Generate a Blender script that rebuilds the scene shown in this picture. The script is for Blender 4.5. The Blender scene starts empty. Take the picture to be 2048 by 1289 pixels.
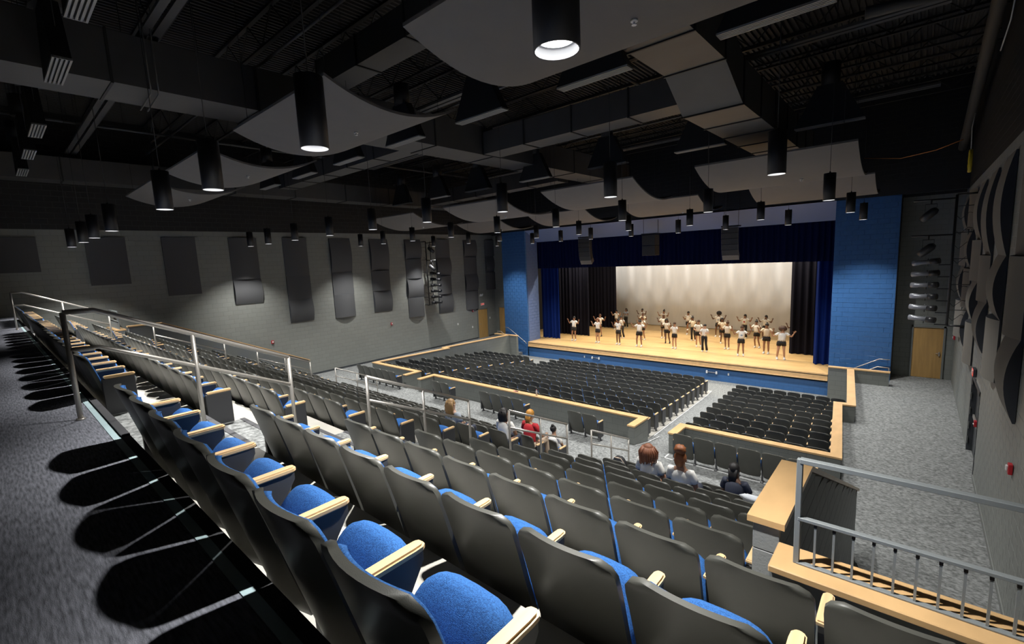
import bpy, bmesh, math, random
from mathutils import Vector, Matrix
random.seed(7)
sc = bpy.context.scene
COL = sc.collection
PI = math.pi

# ------------------------------------------------------------------ camera, world, exposure
cam_d = bpy.data.cameras.new('camera')
cam = bpy.data.objects.new('camera', cam_d)
COL.objects.link(cam)
sc.camera = cam
cam_d.sensor_fit = 'HORIZONTAL'
cam_d.sensor_width = 36.0
cam_d.lens = 921.57 / 2048 * 36
cam_d.clip_start = 0.05
cam_d.clip_end = 200


def cam_axes():
    f = 921.57
    Y = Vector((1840.34 - 1024, -(481.98 - 644.5), -f)).normalized()
    X = -Vector((-31.97 - 1024, -(566.15 - 644.5), -f))
    X = (X - X.dot(Y) * Y).normalized()
    Z = X.cross(Y)
    return Matrix((X, Y, Z))


cam.matrix_world = cam_axes().to_4x4()

world = bpy.data.worlds.new('world')
sc.world = world
world.use_nodes = True
world.node_tree.nodes['Background'].inputs['Color'].default_value = (0.5, 0.5, 0.52, 1)
world.node_tree.nodes['Background'].inputs['Strength'].default_value = 0.0

sc.view_settings.view_transform = 'Standard'
sc.view_settings.look = 'None'
sc.view_settings.gamma = 1
sc.view_settings.use_curve_mapping = False
sc.view_settings.exposure = 0.3
cy = sc.cycles
cy.use_denoising = True
cy.max_bounces = 6
cy.diffuse_bounces = 4
cy.glossy_bounces = 3
cy.sample_clamp_indirect = 4
cy.use_light_tree = True

PENDANT_W = 680.0       # spot power of each house downlight
STAGE_W = 180.0
CYC_W = 430.0

# ------------------------------------------------------------------ helpers
def lin(r, g, b):
    def f(c):
        c = c / 255
        return c / 12.92 if c <= 0.04045 else ((c + 0.055) / 1.055) ** 2.4
    return (f(r), f(g), f(b), 1)


def mat(name, col, rough=0.6, metal=0.0, noise=None, bump=None, spec=0.5, emit=None):
    """noise=(scale xyz, amount, detail); bump=(scale, strength)"""
    m = bpy.data.materials.new(name)
    m.use_nodes = True
    nt = m.node_tree
    b = nt.nodes['Principled BSDF']
    b.inputs['Base Color'].default_value = col
    b.inputs['Roughness'].default_value = rough
    b.inputs['Metallic'].default_value = metal
    b.inputs['Specular IOR Level'].default_value = spec
    if emit:
        b.inputs['Emission Color'].default_value = emit[0]
        b.inputs['Emission Strength'].default_value = emit[1]
    if noise or bump:
        tc = nt.nodes.new('ShaderNodeTexCoord')
    if noise:
        mp = nt.nodes.new('ShaderNodeMapping')
        mp.inputs['Scale'].default_value = noise[0]
        nt.links.new(tc.outputs['Object'], mp.inputs['Vector'])
        n = nt.nodes.new('ShaderNodeTexNoise')
        n.inputs['Detail'].default_value = noise[2]
        n.inputs['Scale'].default_value = 1
        nt.links.new(mp.outputs['Vector'], n.inputs['Vector'])
        r = nt.nodes.new('ShaderNodeMapRange')
        r.inputs['From Min'].default_value = 0.3
        r.inputs['From Max'].default_value = 0.7
        r.inputs['To Min'].default_value = 1 - noise[1]
        r.inputs['To Max'].default_value = 1 + noise[1]
        nt.links.new(n.outputs['Fac'], r.inputs['Value'])
        mx = nt.nodes.new('ShaderNodeVectorMath')
        mx.operation = 'SCALE'
        mx.inputs[0].default_value = col[:3]
        nt.links.new(r.outputs['Result'], mx.inputs['Scale'])
        nt.links.new(mx.outputs['Vector'], b.inputs['Base Color'])
    if bump:
        n2 = nt.nodes.new('ShaderNodeTexNoise')
        n2.inputs['Scale'].default_value = bump[0]
        n2.inputs['Detail'].default_value = 3
        nt.links.new(tc.outputs['Object'], n2.inputs['Vector'])
        bp = nt.nodes.new('ShaderNodeBump')
        bp.inputs['Strength'].default_value = bump[1]
        bp.inputs['Distance'].default_value = 0.01
        nt.links.new(n2.outputs['Fac'], bp.inputs['Height'])
        nt.links.new(bp.outputs['Normal'], b.inputs['Normal'])
    return m


def cmu(name, col, axis, rough=0.5, dark=0.72, bstr=0.6, bw=0.406, bh=0.203, off=(0, 0)):
    """painted concrete block: running-bond joints; axis = the wall's normal"""
    m = mat(name, col, rough)
    nt = m.node_tree
    b = nt.nodes['Principled BSDF']
    tc = nt.nodes.new('ShaderNodeTexCoord')
    sp = nt.nodes.new('ShaderNodeSeparateXYZ')
    nt.links.new(tc.outputs['Object'], sp.inputs[0])
    cb = nt.nodes.new('ShaderNodeCombineXYZ')
    nt.links.new(sp.outputs['Y' if axis == 'x' else 'X'], cb.inputs['X'])
    nt.links.new(sp.outputs['Z'], cb.inputs['Y'])
    mp = nt.nodes.new('ShaderNodeMapping')
    mp.inputs['Location'].default_value = (off[0], off[1], 0)
    nt.links.new(cb.outputs[0], mp.inputs['Vector'])
    br = nt.nodes.new('ShaderNodeTexBrick')
    br.inputs['Scale'].default_value = 1
    br.inputs['Brick Width'].default_value = bw
    br.inputs['Row Height'].default_value = bh
    br.inputs['Mortar Size'].default_value = 0.006
    br.inputs['Mortar Smooth'].default_value = 0.3
    br.inputs['Color1'].default_value = col
    br.inputs['Color2'].default_value = (col[0] * .93, col[1] * .93, col[2] * .93, 1)
    br.inputs['Mortar'].default_value = (col[0] * dark, col[1] * dark, col[2] * dark, 1)
    nt.links.new(mp.outputs[0], br.inputs['Vector'])
    nt.links.new(br.outputs['Color'], b.inputs['Base Color'])
    iv = nt.nodes.new('ShaderNodeMath')
    iv.operation = 'SUBTRACT'
    iv.inputs[0].default_value = 1
    nt.links.new(br.outputs['Fac'], iv.inputs[1])
    bp = nt.nodes.new('ShaderNodeBump')
    bp.inputs['Strength'].default_value = bstr
    bp.inputs['Distance'].default_value = 0.01
    nt.links.new(iv.outputs[0], bp.inputs['Height'])
    nt.links.new(bp.outputs[0], b.inputs['Normal'])
    return m


class MB:
    """collects shapes into one mesh"""
    def __init__(s):
        s.v, s.f, s.m, s.sm = [], [], [], []

    def add(s, v, f, mi=0, smooth=False):
        o = len(s.v)
        s.v += [tuple(p) for p in v]
        s.f += [tuple(i + o for i in q) for q in f]
        s.m += [mi] * len(f)
        s.sm += [smooth] * len(f)
        return s

    def box(s, x0, x1, y0, y1, z0, z1, mi=0, mx=None):
        v = [(x, y, z) for z in (z0, z1) for y in (y0, y1) for x in (x0, x1)]
        if mx is not None:
            v = [mx @ Vector(p) for p in v]
        f = [(0, 2, 3, 1), (4, 5, 7, 6), (0, 1, 5, 4), (2, 6, 7, 3), (0, 4, 6, 2), (1, 3, 7, 5)]
        return s.add(v, f, mi)

    def cbox(s, x0, x1, y0, y1, z0, z1, c, mi=0):
        """box with chamfered vertical+horizontal edges (all edges)"""
        bm = bmesh.new()
        bmesh.ops.create_cube(bm, size=1)
        for v in bm.verts:
            v.co = Vector(((x0 + x1) / 2 + v.co.x * (x1 - x0), (y0 + y1) / 2 + v.co.y * (y1 - y0), (z0 + z1) / 2 + v.co.z * (z1 - z0)))
        bmesh.ops.bevel(bm, geom=list(bm.edges), offset=c, segments=1, affect='EDGES')
        bm.verts.index_update()
        s.add([v.co.copy() for v in bm.verts], [[v.index for v in f.verts] for f in bm.faces], mi)
        bm.free()
        return s

    def tube(s, pts, r, n=8, mi=0, cap=True, smooth=True):
        """pts list of Vector, r radius or list; parallel rings"""
        pts = [Vector(p) for p in pts]
        rs = r if isinstance(r, (list, tuple)) else [r] * len(pts)
        vv, ff = [], []
        up = None
        for i, p in enumerate(pts):
            if i == 0: d = pts[1] - pts[0]
            elif i == len(pts) - 1: d = pts[-1] - pts[-2]
            else: d = (pts[i + 1] - pts[i]).normalized() + (pts[i] - pts[i - 1]).normalized()
            d = d.normalized() if d.length > 1e-9 else Vector((0, 0, 1))
            a = up if up is not None else (Vector((0, 0, 1)) if abs(d.z) < .9 else Vector((1, 0, 0)))
            u = (a - a.dot(d) * d)
            if u.length < 1e-6: u = Vector((1, 0, 0)) - d.x * d
            u.normalize()
            up = u
            w = d.cross(u)
            rr = rs[i]
            ra, rb = rr if isinstance(rr, (tuple, list)) else (rr, rr)
            for k in range(n):
                t = 2 * PI * k / n
                vv.append(p + u * math.cos(t) * ra + w * math.sin(t) * rb)
        for i in range(len(pts) - 1):
            for k in range(n):
                a, b = i * n + k, i * n + (k + 1) % n
                ff.append((a, b, b + n, a + n))
        s.add(vv, ff, mi, smooth)
        if cap:
            o = len(s.v) - len(vv)
            s.f.append(tuple(o + k for k in reversed(range(n))))
            s.f.append(tuple(o + (len(pts) - 1) * n + k for k in range(n)))
            s.m += [mi, mi]
            s.sm += [False, False]
        return s

    def ball(s, c, r, n=8, m=6, mi=0, lump=0, rnd=None):
        vv, ff = [], []
        for j in range(m + 1):
            ph = PI * j / m
            for k in range(n):
                t = 2 * PI * k / n
                q = 1 + (rnd.uniform(-lump, lump) if rnd and 0 < j < m else 0)
                vv.append((c[0] + r[0] * q * math.sin(ph) * math.cos(t), c[1] + r[1] * q * math.sin(ph) * math.sin(t), c[2] + r[2] * q * math.cos(ph)))
        for j in range(m):
            for k in range(n):
                a, b = j * n + k, j * n + (k + 1) % n
                ff.append((a, a + n, b + n, b))
        return s.add(vv, ff, mi, True)

    def poly(s, prof, x0, x1, mi=0, ax='x'):
        """extrude a polygon (list of (a,b)) along an axis. ax x: (y,z), ax y: (x,z), ax z: (x,y)"""
        n = len(prof)
        def P(a, b, t):
            return (t, a, b) if ax == 'x' else (a, t, b) if ax == 'y' else (a, b, t)
        v = [P(a, b, x0) for a, b in prof] + [P(a, b, x1) for a, b in prof]
        f = [tuple(range(n))[::-1], tuple(range(n, 2 * n))]
        f += [(i, (i + 1) % n, (i + 1) % n + n, i + n) for i in range(n)]
        return s.add(v, f, mi)

    def mesh(s, name, mats):
        me = bpy.data.meshes.new(name)
        me.from_pydata(s.v, [], s.f)
        for m in (mats if isinstance(mats, (list, tuple)) else [mats]):
            me.materials.append(m)
        me.polygons.foreach_set('material_index', s.m)
        me.polygons.foreach_set('use_smooth', s.sm)
        bm = bmesh.new()
        bm.from_mesh(me)
        bmesh.ops.recalc_face_normals(bm, faces=bm.faces)
        bm.to_mesh(me)
        bm.free()
        return me

    def build(s, name, mats, parent=None, loc=None):
        return link(name, s.mesh(name, mats), parent, loc)


def link(name, me, parent=None, loc=None):
    o = bpy.data.objects.new(name, me)
    COL.objects.link(o)
    if parent is not None: o.parent = parent
    if loc is not None: o.location = loc
    return o


def thing(name, label, cat, loc=(0, 0, 0), rz=0, group=None):
    o = bpy.data.objects.new(name, None)
    COL.objects.link(o)
    o.location = loc
    o.rotation_euler = (0, 0, rz)
    o.empty_display_size = .1
    return tag(o, label, cat, group)


def tag(o, label, cat, group=None):
    o['label'] = label
    o['category'] = cat
    if group: o['group'] = group
    return o


def struct(o, label=None):
    o['kind'] = 'structure'
    if label: o['label'] = label
    return o


ORD = ['first', 'second', 'third', 'fourth', 'fifth', 'sixth', 'seventh', 'eighth', 'ninth', 'tenth', 'eleventh', 'twelfth',
       'thirteenth', 'fourteenth', 'fifteenth', 'sixteenth', 'seventeenth', 'eighteenth', 'nineteenth', 'twentieth']

# ------------------------------------------------------------------ materials
M = {}
M['carpet'] = mat('carpet', (.20, .207, .205, 1), .95, noise=((17, 24, 17), .5, 5), bump=(160, .35), spec=.1)
M['carpet_dark'] = mat('carpet_back', (.18, .186, .215, 1), .95, noise=((11, 85, 20), .5, 6), bump=(220, .4), spec=.1)
M['concrete'] = mat('sealed_concrete', (.40, .385, .345, 1), .55, noise=((3, 3, 3), .08, 4))
M['wall'] = mat('wall_block', (.23, .24, .225, 1), .5, noise=((9, 9, 9), .06, 3), bump=(60, .25))
M['mortar'] = mat('mortar', (.16, .167, .155, 1), .7)
M['mortar_light'] = mat('mortar_light', (.36, .37, .36, 1), .6)
M['pier'] = mat('pier_block', (.27, .28, .28, 1), .55, bump=(70, .3))
M['wall_x'] = cmu('block_wall_x', (.26, .27, .25, 1), 'x')
M['wall_y'] = cmu('block_wall_y', (.25, .26, .24, 1), 'y')
M['black_x'] = cmu('black_wall_x', (.022, .022, .022, 1), 'x', dark=2.8)
M['black_y'] = cmu('black_wall_y', (.018, .018, .019, 1), 'y', dark=1.3)
M['blue_block'] = mat('blue_block', (.042, .135, .34, 1), .38, noise=((6, 6, 6), .08, 3), bump=(50, .2))
M['blue_joint_highlight'] = mat('blue_joint_highlight', (.10, .25, .50, 1), .5)  # paler than the blocks: bright highlight lines along the joints, put into the colour
M['blue_y'] = cmu('blue_wall_y', (.042, .135, .34, 1), 'y', .4)
M['lavender'] = mat('pale_blue_plaster', (.11, .17, .36, 1), .6)
M['black'] = mat('black_paint', (.012, .012, .013, 1), .6)
M['duct'] = mat('duct_paint', (.075, .073, .07, 1), .5, noise=((2, 2, 2), .08, 3))
M['deck'] = mat('deck_paint', (.045, .043, .04, 1), .7)
M['joist'] = mat('joist_paint', (.022, .021, .02, 1), .6)
M['cloud'] = mat('cloud_panel', (.155, .145, .135, 1), .7, noise=((3, 3, 3), .03, 3))
M['grille'] = mat('grille_metal', (.34, .33, .31, 1), .5)
M['maple'] = mat('maple', (.72, .50, .27, 1), .33, noise=((30, 3, 30), .10, 4))
M['maple_cap'] = mat('maple_cap', (.66, .42, .20, 1), .3, noise=((5, 2.2, 9), .10, 4))
M['door_wood'] = mat('door_wood', (.50, .30, .105, 1), .4, noise=((14, 14, 1.2), .12, 4))
M['frame'] = mat('door_frame_paint', (.20, .21, .20, 1), .5)
M['shell'] = mat('seat_shell', (.070, .070, .061, 1), .42, noise=((2.5, 2.5, 2.5), .12, 3), bump=(300, .06))
M['shell_edge'] = mat('seat_metal', (.045, .046, .05, 1), .4)
M['fabric'] = mat('blue_fabric', (.032, .125, .36, 1), .85, noise=((160, 160, 160), .35, 2), bump=(420, .5), spec=.25)
M['steel'] = mat('brushed_steel', (.50, .47, .43, 1), .36, metal=.65)
M['rail_paint'] = mat('rail_paint', (.22, .24, .245, 1), .45)
M['panel'] = mat('acoustic_fabric', (.105, .107, .112, 1), .9, bump=(250, .2), spec=.2)
M['panel_r'] = mat('acoustic_fabric_warm', (.20, .19, .17, 1), .9, spec=.2)
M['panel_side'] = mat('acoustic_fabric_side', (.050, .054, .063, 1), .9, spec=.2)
M['pend'] = mat('pendant_black', (.012, .012, .014, 1), .45)
M['pend_in'] = mat('pendant_inner', (.42, .43, .45, 1), .35)
M['lamp'] = mat('lamp_glow', (1, 1, 1, 1), .5, emit=((1, .98, .95, 1), 9))
M['velour'] = mat('blue_velour', (.004, .018, .13, 1), .9, spec=.1)
M['velour_dark'] = mat('navy_velour', (.003, .007, .045, 1), .9, spec=.1)
M['velour_black'] = mat('black_velour', (.009, .009, .016, 1), .9, spec=.1)
M['cyc'] = mat('white_cloth', (.74, .72, .68, 1), .8, noise=((3, 3, .6), .04, 3))
M['stage'] = mat('stage_boards', (.68, .44, .19, 1), .33)
M['red'] = mat('alarm_red', (.50, .02, .03, 1), .4)
M['white'] = mat('white_plastic', (.75, .76, .76, 1), .4)
M['exit_red'] = mat('exit_red', (.7, .05, .03, 1), .5, emit=((1, .10, .06, 1), .5))
M['speaker'] = mat('speaker_grille', (.05, .047, .042, 1), .6, bump=(300, .3))
M['speaker_pale'] = mat('speaker_cabinet', (.20, .18, .15, 1), .55)
M['fixture'] = mat('fixture_black', (.018, .018, .02, 1), .4)
M['fixture_grey'] = mat('fixture_grey', (.26, .27, .30, 1), .35, metal=.3)
M['door_dark'] = mat('door_dark', (.05, .055, .062, 1), .5)
M['nosing'] = mat('nosing_strip', (.42, .55, .58, 1), .5)
M['nosing_dark'] = mat('nosing_dark', (.05, .05, .055, 1), .7)
M['yellow'] = mat('yellow_coil', (.55, .42, .02, 1), .5)
M['orange'] = mat('orange_cord', (.5, .16, .03, 1), .6)
M['cable_white'] = mat('white_cable', (.5, .5, .48, 1), .6)
M['rubber'] = mat('black_rubber', (.012, .012, .013, 1), .7)


def boards():
    m = M['stage']
    nt = m.node_tree
    b = nt.nodes['Principled BSDF']
    tc = nt.nodes.new('ShaderNodeTexCoord')
    br = nt.nodes.new('ShaderNodeTexBrick')
    br.inputs['Scale'].default_value = 1
    br.inputs['Brick Width'].default_value = 1.6
    br.inputs['Row Height'].default_value = .06
    br.inputs['Mortar Size'].default_value = .0015
    br.offset = .37
    br.inputs['Color1'].default_value = (.74, .50, .23, 1)
    br.inputs['Color2'].default_value = (.60, .38, .16, 1)
    br.inputs['Mortar'].default_value = (.3, .18, .08, 1)
    nt.links.new(tc.outputs['Object'], br.inputs['Vector'])
    nt.links.new(br.outputs['Color'], b.inputs['Base Color'])


boards()

# ------------------------------------------------------------------ stage lights (work lights in the fly space)
def area(name, loc, sx, sy, power, col, rot=(0, 0, 0)):
    l = bpy.data.lights.new(name, 'AREA')
    l.shape = 'RECTANGLE'
    l.size, l.size_y = sx, sy
    l.energy = power
    l.color = col
    o = bpy.data.objects.new(name, l)
    COL.objects.link(o)
    o.location = loc
    o.rotation_euler = rot
    return o


def spot(name, loc, target, power, col, size, blend=.3, rad=.05, parent=None):
    l = bpy.data.lights.new(name, 'SPOT')
    l.energy = power
    l.color = col
    l.spot_size = math.radians(size)
    l.spot_blend = blend
    l.shadow_soft_size = rad
    o = bpy.data.objects.new(name, l)
    COL.objects.link(o)
    o.location = loc
    d = Vector(target) - Vector(loc)
    o.rotation_euler = d.to_track_quat('-Z', 'Y').to_euler()
    if parent: o.parent = parent
    return o


XC = -11.35
for i in range(5):
    x = -17.5 + i * 3.1
    area('stage_work_light', (x, 27.2, 1.2), 1.6, .25, STAGE_W, (1, .88, .68), (math.radians(-8), 0, 0))
    area('stage_work_light', (x, 29.2, 1.4), 1.6, .25, STAGE_W * .55, (1, .88, .68), (math.radians(-12), 0, 0))
for i in range(13):
    x = -20.4 + i * 1.5
    spot('backdrop_light', (x, 31.4, 2.6), (x, 34.4, -.55), CYC_W, (1, .97, .92), 41, .25, .1)

# ------------------------------------------------------------------ SETTING
Z0 = -1.25      # floor of the rear cross aisle
RISE, TREAD = .402, .893
ZS = -5.68      # side aisles and middle cross aisle
XR, XL = 1.26, -24.1
ZP = 1.84       # height where the black paint begins
ZC = 6.1
YB = -3.4


RY = .60
def riser_y(k): return RY + TREAD * k
def row_z(k): return Z0 - RISE * (k + 1)


mb = MB().box(XL - .2, XR + .2, YB, RY, Z0 - .3, Z0)
struct(mb.build('floor', M['carpet_dark']), 'grey heathered carpet of the rear aisle behind the last row')
# nosing of the rear aisle
o = MB().box(-22.2, XR, RY - .10, RY - .055, Z0, Z0 + .004).build('trim_1', M['nosing'])
struct(o, 'pale strip along the edge of the rear aisle')
o = MB().box(-22.2, XR, RY - .055, RY + .004, Z0 - .05, Z0 + .005).build('trim_2', M['nosing_dark'])
struct(o, 'dark rubber nosing at the edge of the rear aisle')
# seating bank as stepped solid
mb = MB()
for k in range(10):
    mb.box(-22.2, -.78, riser_y(k), riser_y(k + 1) + (.002 if k < 9 else 0), -6.0, row_z(k))
    if k < 3: mb.box(-.78, XR, riser_y(k), min(riser_y(k + 1), 3.1), -6.0, row_z(k))
mb.box(-22.2, XR, RY - .003, RY + .002, row_z(0), Z0)
struct(mb.build('floor_seating_bank', M['concrete']), 'pale concrete steps that carry the upper rows')
# aisle steps with carpet
for (xa, xb) in ((-6.32, -4.62), (-18.35, -16.61)):
    mb = MB()
    for k in range(10):
        y, z = riser_y(k), row_z(k)
        mb.box(xa, xb, y, y + TREAD, z, z + .012)
        mb.box(xa, xb, y, y + .45, z, z + RISE / 2 + .01)
    o = mb.build('aisle_steps', M['carpet'])
    struct(o, 'carpeted steps of the %s aisle through the upper rows' % ('near' if xa > -10 else 'far'))
    mb = MB()
    for k in range(10):
        y, z = riser_y(k), row_z(k)
        mb.box(xa, xb, y + .40, y + .455, z + RISE / 2 + .01, z + RISE / 2 + .016)
        mb.box(xa, xb, y - .05, y + .004, z + RISE + .001, z + RISE + .018)
    mb.build('step_nosing', M['nosing_dark'], o)

# lower floors
def orch_z(y):
    if y < 12.1: return ZS
    if y < 13.3: return ZS - .25 * (y - 12.1) / 1.2
    if y < 21.6: return -5.93 - .0926 * (y - 13.3)
    return -6.70


ys = [12.1, 13.3, 15.4, 17.5, 19.5, 21.6, 24.3]
v = []
for y in ys: v += [(-22.1, y, orch_z(y)), (-.6, y, orch_z(y))]
f = [(2 * i, 2 * i + 1, 2 * i + 3, 2 * i + 2) for i in range(len(ys) - 1)]
me = MB().add(v, f).mesh('floor_orchestra', M['carpet'])
struct(link('floor_orchestra', me), 'grey carpet sloping down to the stage')
mb = MB().box(XL - .2, XR + .2, 2.9, 12.1, ZS - .3, ZS)
struct(mb.build('floor_cross_aisle', M['carpet']), 'grey carpeted cross aisle between the upper and lower seats')
# side aisles beside the sunk orchestra
def side(mir):
    q = [(-1.15, 12.1), (-1.15, 13.1), (-1.6, 17.7), (-1.3, 17.7), (-1.8, 23.1), (-.63, 23.1), (-.63, 25.4), (XR + .1, 25.4), (XR + .1, 12.1)]
    if mir: q = [(2 * XC - a, b) for a, b in q]
    q[-1] = (XL - .1, 12.1) if mir else q[-1]
    q[-2] = (XL - .1, 25.4) if mir else q[-2]
    return MB().poly(q, ZS - .06, ZS, ax='z')
struct(side(0).build('floor_side_aisle_right', M['carpet']), 'grey carpet of the side aisle on the door side')
struct(side(1).build('floor_side_aisle_left', M['carpet']), 'grey carpet of the far side aisle')


# concrete pads under the orchestra seats are laid later with the seats

# ---- block walls
def course_boxes(y0, y1, z0, z1, top=None):
    """running bond: list of (y, z, len) ; top(y) gives a raking limit"""
    out = []
    r = 0
    z = z0
    while z < z1 - .02:
        h = min(.203, z1 - z)
        y = y0 - (.203 if r % 2 else 0)
        while y < y1:
            a, b = max(y, y0), min(y + .406, y1)
            if b - a > .03:
                if top is None or z + h <= top(b) + .001:
                    out.append((a, z, b - a, h))
            y += .406
        z += .203
        r += 1
    return out


# right wall: backing plane + blocks
o_wr = struct(MB().box(XR, XR + .2, 3.2, 14.95, ZS - .1, ZP).box(XR, XR + .2, 17.0, 25.6, ZS - .1, ZP).box(XR, XR + .2, 14.95, 17.0, -3.6, ZP).build('wall_right', M['mortar_light']), 'grey painted block wall along the near side aisle')
blocks = course_boxes(3.3, 25.4, ZS, ZP)
blocks = [b for b in blocks if not (14.9 < b[0] + b[2] / 2 < 17.1 and b[1] < -3.6)]
def far(b):
    return (b[0] + b[2] / 2) ** 2 + (b[1] + .1) ** 2 + XR ** 2
vis = [b for b in blocks if b[0] > 6.2 and abs(b[1]) / b[0] < .75]
vis.sort(key=far)
near = vis[:296]
ns = set(near)
full = MB().cbox(-.004, .0, .004, .402, .004, .199, .0012).mesh('block', M['wall'])
half = MB().cbox(-.004, .0, .004, .199, .004, .199, .0012).mesh('block_half', M['wall'])
for b in near:
    if b[3] < .2: ns.discard(b); continue
    me = full if b[2] > .4 else half if b[2] > .2 else None
    if me is None: ns.discard(b); continue
    link('block', me, o_wr, (XR, b[0], b[1]))
mb = MB()
for b in blocks:
    if b not in ns:
        mb.box(XR - .004, XR, b[0] + .005, b[0] + b[2] - .005, b[1] + .005, b[1] + b[3] - .005)
o = mb.build('block_courses', M['wall'], o_wr)
o['kind'] = 'stuff'
struct(MB().box(XR, XR + .2, YB, 25.6, ZP, ZC).build('wall_right_upper', M['black_x']), 'black painted upper part of the near side wall')
struct(MB().box(XR, XR + .2, YB, 3.2, -6, ZP).build('wall_right_rear', M['wall_x']))
# left wall
struct(MB().box(XL - .2, XL, YB, 25.6, ZS - .1, ZP).build('wall_left', M['wall_x']), 'grey painted block wall on the far side of the hall')
struct(MB().box(XL - .2, XL, YB, 25.6, ZP, ZC).build('wall_left_upper', M['black_x']), 'black painted upper part of the far wall')
struct(MB().box(XL - .2, XR + .2, YB - .2, YB, -2, ZC).build('wall_rear', M['wall_y']))
struct(MB().box(XL, XL + .015, 2.9, 25.4, ZS, ZS + .1).build('baseboard_left', M['door_dark']))
struct(MB().box(XR - .02, XR, 3.2, 14.9, ZS, ZS + .1).build('baseboard_right', M['frame']))
# stage end walls beside the proscenium
for s, (xa, xb) in (('right', (-.63, XR + .1)), ('left', (XL - .1, -22.07))):
    struct(MB().box(xa, xb, 25.4, 25.6, ZS - .1, ZP - .05).build('wall_stage_%s' % s, M['wall_y']), 'grey block wall beside the stage with a wooden door')
    struct(MB().box(xa, xb, 25.4, 25.6, ZP - .05, ZC).build('wall_stage_%s_upper' % s, M['black_y']))

# proscenium piers: blue block courses on a blue core
def pier(name, xa, xb, lab):
    core = struct(MB().box(xa + .01, xb - .01, 24.215, 25.5, -6.75, ZP).build(name, [M['blue_joint_highlight']]), lab)
    mb = MB()
    for (a, z, l, h) in course_boxes(0, xb - xa, -6.75, ZP):
        mb.cbox(xa + a + .004, xa + a + l - .004, 24.2, 24.3, z + .004, z + h - .004, .003)
    for (a, z, l, h) in course_boxes(24.3, 25.5, -6.75, ZP):
        inner = xb if xa < XC else xa
        mb.box(inner - .012, inner + .012, a + .004, a + l - .004, z + .004, z + h - .004, 1)
    o = mb.build('block_courses', [M['blue_block'], M['lavender']], core)
    o['kind'] = 'stuff'
    outer = xa if xa < XC else xb
    MB().box(outer - .012, outer + .012, 24.21, 25.42, ZS, ZP).build('dark_return', M['black_y'] if 0 else M['black'], core)
pier('wall_proscenium_right', -2.76, -.63, 'bright blue block pier right of the stage opening')
pier('wall_proscenium_left', -22.07, -19.95, 'bright blue block pier left of the stage opening')
# header: black bulkhead and sloping pale soffit
struct(MB().box(XL, XR, 24.2, 24.5, ZP, ZC).build('wall_proscenium_upper', M['black_y']), 'black bulkhead wall above the stage opening')
o = MB().poly([(24.2, ZP + .02), (24.2, ZP + .06), (25.5, 1.2), (25.5, 1.08)], -19.95, -2.76).build('ceiling_soffit', M['lavender'])
struct(o, 'pale blue sloping soffit above the stage opening')
# stage house
struct(MB().box(-19.95, -2.76, 24.32, 25.5, -5.75, -5.69).box(-22.5, -.4, 25.5, 36.2, -5.75, -5.69).build('floor_stage', M['stage']), 'light wooden stage floor of narrow boards')
o = struct(MB().box(-19.95, -2.76, 24.12, 24.34, -5.75, -5.69).build('trim_stage_edge', M['maple_cap']), 'light wooden edge of the stage')
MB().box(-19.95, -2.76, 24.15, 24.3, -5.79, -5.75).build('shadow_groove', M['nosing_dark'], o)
MB().box(-19.95, -2.76, 24.13, 24.3, -5.97, -5.79).build('fascia_board', M['maple_cap'], o)
MB().box(-19.95, -2.76, 24.10, 24.3, -6.005, -5.97).build('lower_bead', M['maple'], o)
MB().box(-19.95, -2.76, 24.2, 24.3, -6.08, -6.005).build('painted_shadow_line', M['nosing_dark'], o)  # dark strip painted in as the shadow line below the bead
struct(MB().box(-20.05, -2.66, 24.2, 24.4, -6.75, -6.005).build('wall_stage_front', M['blue_y']), 'blue block front of the stage')
struct(MB().box(-22.8, -22.6, 25.7, 36.2, -6, ZC).box(-.2, 0, 25.7, 36.2, -6, ZC).box(-22.8, 0, 36.2, 36.4, -6, ZC).build('wall_stage_house', M['black']))
# ceiling deck with ribs
mb = MB()
v, f = [], []
x = XL - .2
i = 0
prof = []
while x < XR + .2:
    prof += [(x, ZC), (x + .05, ZC), (x + .065, ZC - .06), (x + .115, ZC - .06), (x + .13, ZC)]
    x += .15
for (a, z) in prof: v += [(a, YB, z), (a, 25.6, z)]
f = [(2 * i, 2 * i + 1, 2 * i + 3, 2 * i + 2) for i in range(len(prof) - 1)]
struct(link('ceiling', MB().add(v, f).mesh('ceiling', M['deck'])), 'dark ribbed metal roof deck')
struct(MB().box(XL - .4, XR + .4, YB - .2, 36.4, ZC + .02, ZC + .1).build('ceiling_roof', M['black']))


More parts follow.
